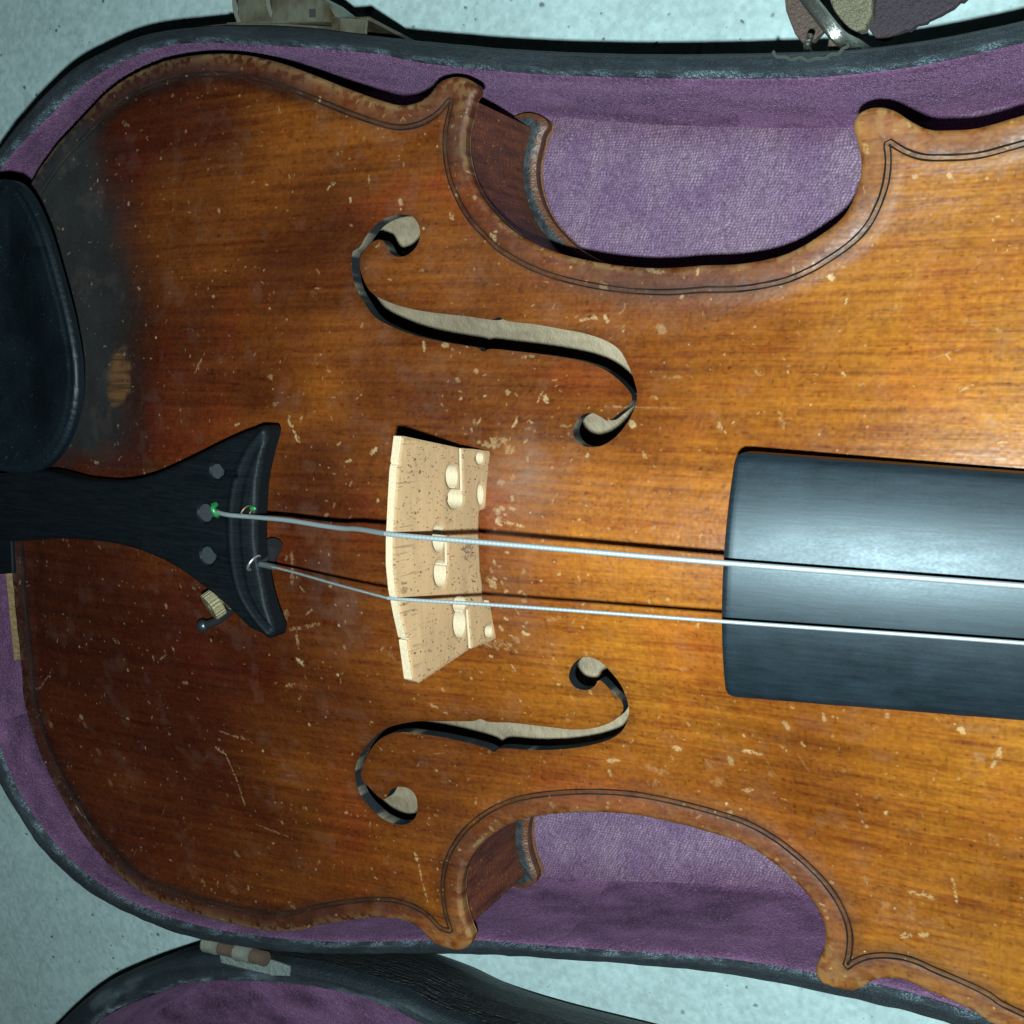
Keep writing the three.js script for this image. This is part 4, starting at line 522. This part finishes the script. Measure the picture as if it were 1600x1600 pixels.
// bridge, standing a little askew on the top
{
  const inB2 = signed(spline(BRIDGE.concat([]), 0.25, true, 0.2)), poly = signed(BRIDGE.map(([z, y]) => [z, y < 11.8 ? y - 0.7 : y]));
  const oval = (z, y, cz, cy, rz, ry) => (Math.hypot((z - cz) / rz, (y - cy) / ry) - 1) * Math.min(rz, ry);
  const slit = (z, y, z0, y0, z1, y1, w) => { const ez = z1 - z0, ey = y1 - y0, t = clamp(((z - z0) * ez + (y - y0) * ey) / (ez * ez + ey * ey)); return Math.hypot(z - z0 - ez * t, y - y0 - ey * t) - w; };
  const G = new Grid(-25, 25, 7, 45, 0.22, (z, y) => Math.min(poly(z, y) + 0.15, oval(z, y, -14.3, 23.5, 2.3, 2), oval(z, y, -10.1, 22.7, 2, 2.6), slit(z, y, -20.5, 20.4, -11.6, 20.5, 0.36), oval(z, y, -3.4, 28.4, 2.6, 1.9), slit(z, y, -2.4, 26.1, 1.7, 26.2, 0.36), oval(z, y, 3.1, 28.2, 2.6, 2),
    oval(z, y, 9.9, 22.4, 1.7, 2.2), oval(z, y, 13.5, 22.6, 2.8, 2.1), slit(z, y, 11.5, 19.9, 20.5, 19.2, 0.4), oval(z, y, -17.2, 14, 1.3, 1.3), oval(z, y, -10.2, 14.1, 2.1, 1.1), oval(z, y, 9, 13.1, 2.3, 1.4), oval(z, y, 16.9, 12.7, 1.3, 1.4), slit(z, y, -17.9, 41, -17.7, 39.3, 0.18), slit(z, y, 13.4, 40.4, 13.3, 38.3, 0.18), slit(z, y, -5.7, 43, -5.7, 41.6, 0.35), slit(z, y, 5.8, 42, 5.8, 40.7, 0.3)));
  const cut = G.cut(), X = (z, y) => -98.25 + 0.0476 * z - 0.1 * (y - 11), T = (y) => lerp(4.4, 1.7, clamp((y - 10) / 31));
  const face = (front) => { const p = [], uv = [], t = []; for (const [z, y] of cut.pos) { const b = smooth(0.5, 0, G.at(z, y)) * 0.16; p.push(X(z, y) - (front ? b : T(y) - b), y, z); uv.push(z / 50 + 0.5, y / 50); } for (let i = 0; i < cut.tri.length; i += 3) t.push(cut.tri[i], cut.tri[front ? i + 2 : i + 1], cut.tri[front ? i + 1 : i + 2]); return geom(p, t, uv); };
  const FL = new Float32Array(1024 * 1024), R = rng(23);
  for (let k = 0; k < 1500; k++) {                               // short dark medullary flecks
    const cx = R() * 1024, cy = R() * 1024, big = R() > 0.86, a = (R() - 0.5) * 0.9 + 1.45, l = big ? 5 + R() * 4 : 3 + R() * 5, w = big ? 3.5 + R() * 2.5 : 1.8 + R() * 1.3, al = 0.3 + 0.7 * R();
    for (let y = Math.max(0, cy - 12 | 0); y < Math.min(1024, cy + 12); y++) for (let x = Math.max(0, cx - 12 | 0); x < Math.min(1024, cx + 12); x++) { const dx = x - cx, dy = y - cy, u = (dx * Math.cos(a) + dy * Math.sin(a)) / l, v = (dy * Math.cos(a) - dx * Math.sin(a)) / w, o = y * 1024 + x; FL[o] = Math.max(FL[o], al * smooth(1.25, 0.5, Math.hypot(u, v))); }
  }
  const spots = tex(1024, 1024, (c, r) => { const z = (c / 1024 - 0.5) * 50, y = (1 - r / 1024) * 50, n = fbm(c * 0.006, r * 0.02, 141, 3), g = fbm(c * 0.01, r * 0.15, 142, 2), dash = smooth(0.72, 0.9, noise(c * 0.16, r * 0.018, 145)) * smooth(31, 39, y); const smudge = smooth(3.6, 0.4, Math.hypot(z - 0.2, (y - 18.5) * 1.05) + 4 * (fbm(c * 0.05, r * 0.05, 146, 2) - 0.5)) * smooth(0.35, 0.7, noise(c * 0.2, r * 0.2, 147)); const f = FL[r * 1024 + c], t = (0.9 + 0.3 * (n - 0.5) + 0.14 * (g - 0.5)) * (1 - 0.72 * f) * (1 - 0.4 * dash) * (1 - 0.7 * smudge); return [0.385 * t, 0.238 * t * (1 - 0.15 * f), 0.122 * t * (1 - 0.2 * f) + 0.02 * smudge]; }, true);
  const b = sub('bridge', violin, 'pale maple bridge with dark flecks');
  part('bridge_body', [face(true), face(false)], phy({ map: spots, roughness: 0.6, bumpMap: grit, bumpScale: 0.00005 }), b);
  part('bridge_edge', cut.loops.map((l) => strip(l, true, [(q) => [X(q[0], q[1]) - 0.16, q[1], q[0]], (q) => [X(q[0], q[1]) - T(q[1]) + 0.16, q[1], q[0]]], 50)), std({ color: rgb(0.46, 0.35, 0.225), roughness: 0.65, bumpMap: grit, bumpScale: 0.0001 }), b, 'end grain of the bridge, coloured paler to look lit');  // edge and hole walls paler than the face, standing in for direct light
}

// strings
{
  const wound = (rep) => { const t = tex(64, 16, (c) => 0.5 + 0.5 * Math.sin((c / 64) * Math.PI * 2 * 4)); t.repeat.set(rep, 1); t.needsUpdate = true; return t; };
  const silver = std({ color: rgb(0.27, 0.305, 0.31), metalness: 0.45, roughness: 0.5, bumpMap: wound(110), bumpScale: 0.000018 });
  const dullSilver = std({ color: rgb(0.22, 0.24, 0.23), metalness: 0.6, roughness: 0.5, bumpMap: wound(150), bumpScale: 0.00003 });
  const a = sub('string', violin, 'thicker wound string with green thread at its tailpiece end');
  part('speaking_length', tube([[-103.2, 41.75, -5.7], [-101.5, 41.9, -5.65], [-84, 40.6, -5.5], [-45, 36.5, -5], [-2.8, 32, -4.8], [60, 25, -4.3], [227, 4.6, -3]], 0.46, 12, 160), silver, a);
  part('tail_length', tube([[-155.6, 23.9, -3.9], [-153.6, 24.7, -3.8], [-151.4, 25.2, -3.75], [-146, 26, -3.9], [-134.1, 28.6, -4.3], [-124, 31.5, -4.35], [-117.2, 34, -4.6], [-113, 36.2, -5.1], [-103.2, 41.75, -5.7]], 0.48, 12, 160), silver, a);
  const green = phy({ color: rgb(0.015, 0.13, 0.035), roughness: 0.35 });
  part('green_thread', [tube([[-156.8, 23.2, -5.4], [-156.3, 24.6, -4.6], [-155.9, 24.2, -3.6], [-156.4, 23.2, -3.1]], 0.62, 8), ball(-156, 23.9, -3.7, 0.85), ball(-156.9, 23.7, -5.2, 0.6), ball(-146, 24.4, -5.4, 0.55, 1.5, 0.8, 1)], green, a, 'green thread winding');
  const ring = new THREE.TorusGeometry(1.5, 0.18, 8, 24); ring.rotateY(Math.PI / 2 - 0.5); ring.translate(-147.6, 24.6, -4.6);
  part('wire_loop', ring, std({ color: rgb(0.25, 0.17, 0.1), metalness: 0.8, roughness: 0.5 }), a);
  const b = sub('string', violin, 'thinner string with a loop end hooked to the tuner');
  part('speaking_length', tube([[-103.2, 40.9, 5.8], [-101.4, 41, 5.75], [-84.4, 39.5, 5.2], [-44.7, 36, 4.3], [-2.3, 31.5, 3.5], [60, 24.6, 2.9], [227, 4.4, 1.5]], 0.32, 12, 160), silver, b);
  part('tail_length', tube([[-145.6, 22.6, 6.3], [-142, 24, 6.25], [-133.8, 27.2, 6.2], [-118.2, 34.1, 6.1], [-103.2, 40.9, 5.8]], 0.29, 12, 120), dullSilver, b);
  part('winding', tube([[-145.8, 22.4, 6.4], [-143.6, 23.3, 6.3], [-141, 24.3, 6.25]], 0.62, 10, 20), std({ color: rgb(0.16, 0.18, 0.19), metalness: 0.6, roughness: 0.5 }), b);
  const loop = new THREE.TorusGeometry(1.75, 0.28, 10, 30); loop.scale(1, 1.05, 1); loop.rotateY(Math.PI / 2 - 0.55); loop.rotateX(0.2); loop.translate(-147.4, 22.6, 6.2);
  part('loop_end', loop, std({ color: rgb(0.6, 0.62, 0.6), metalness: 0.9, roughness: 0.35 }), b);
}

renderer.render(scene, camera);
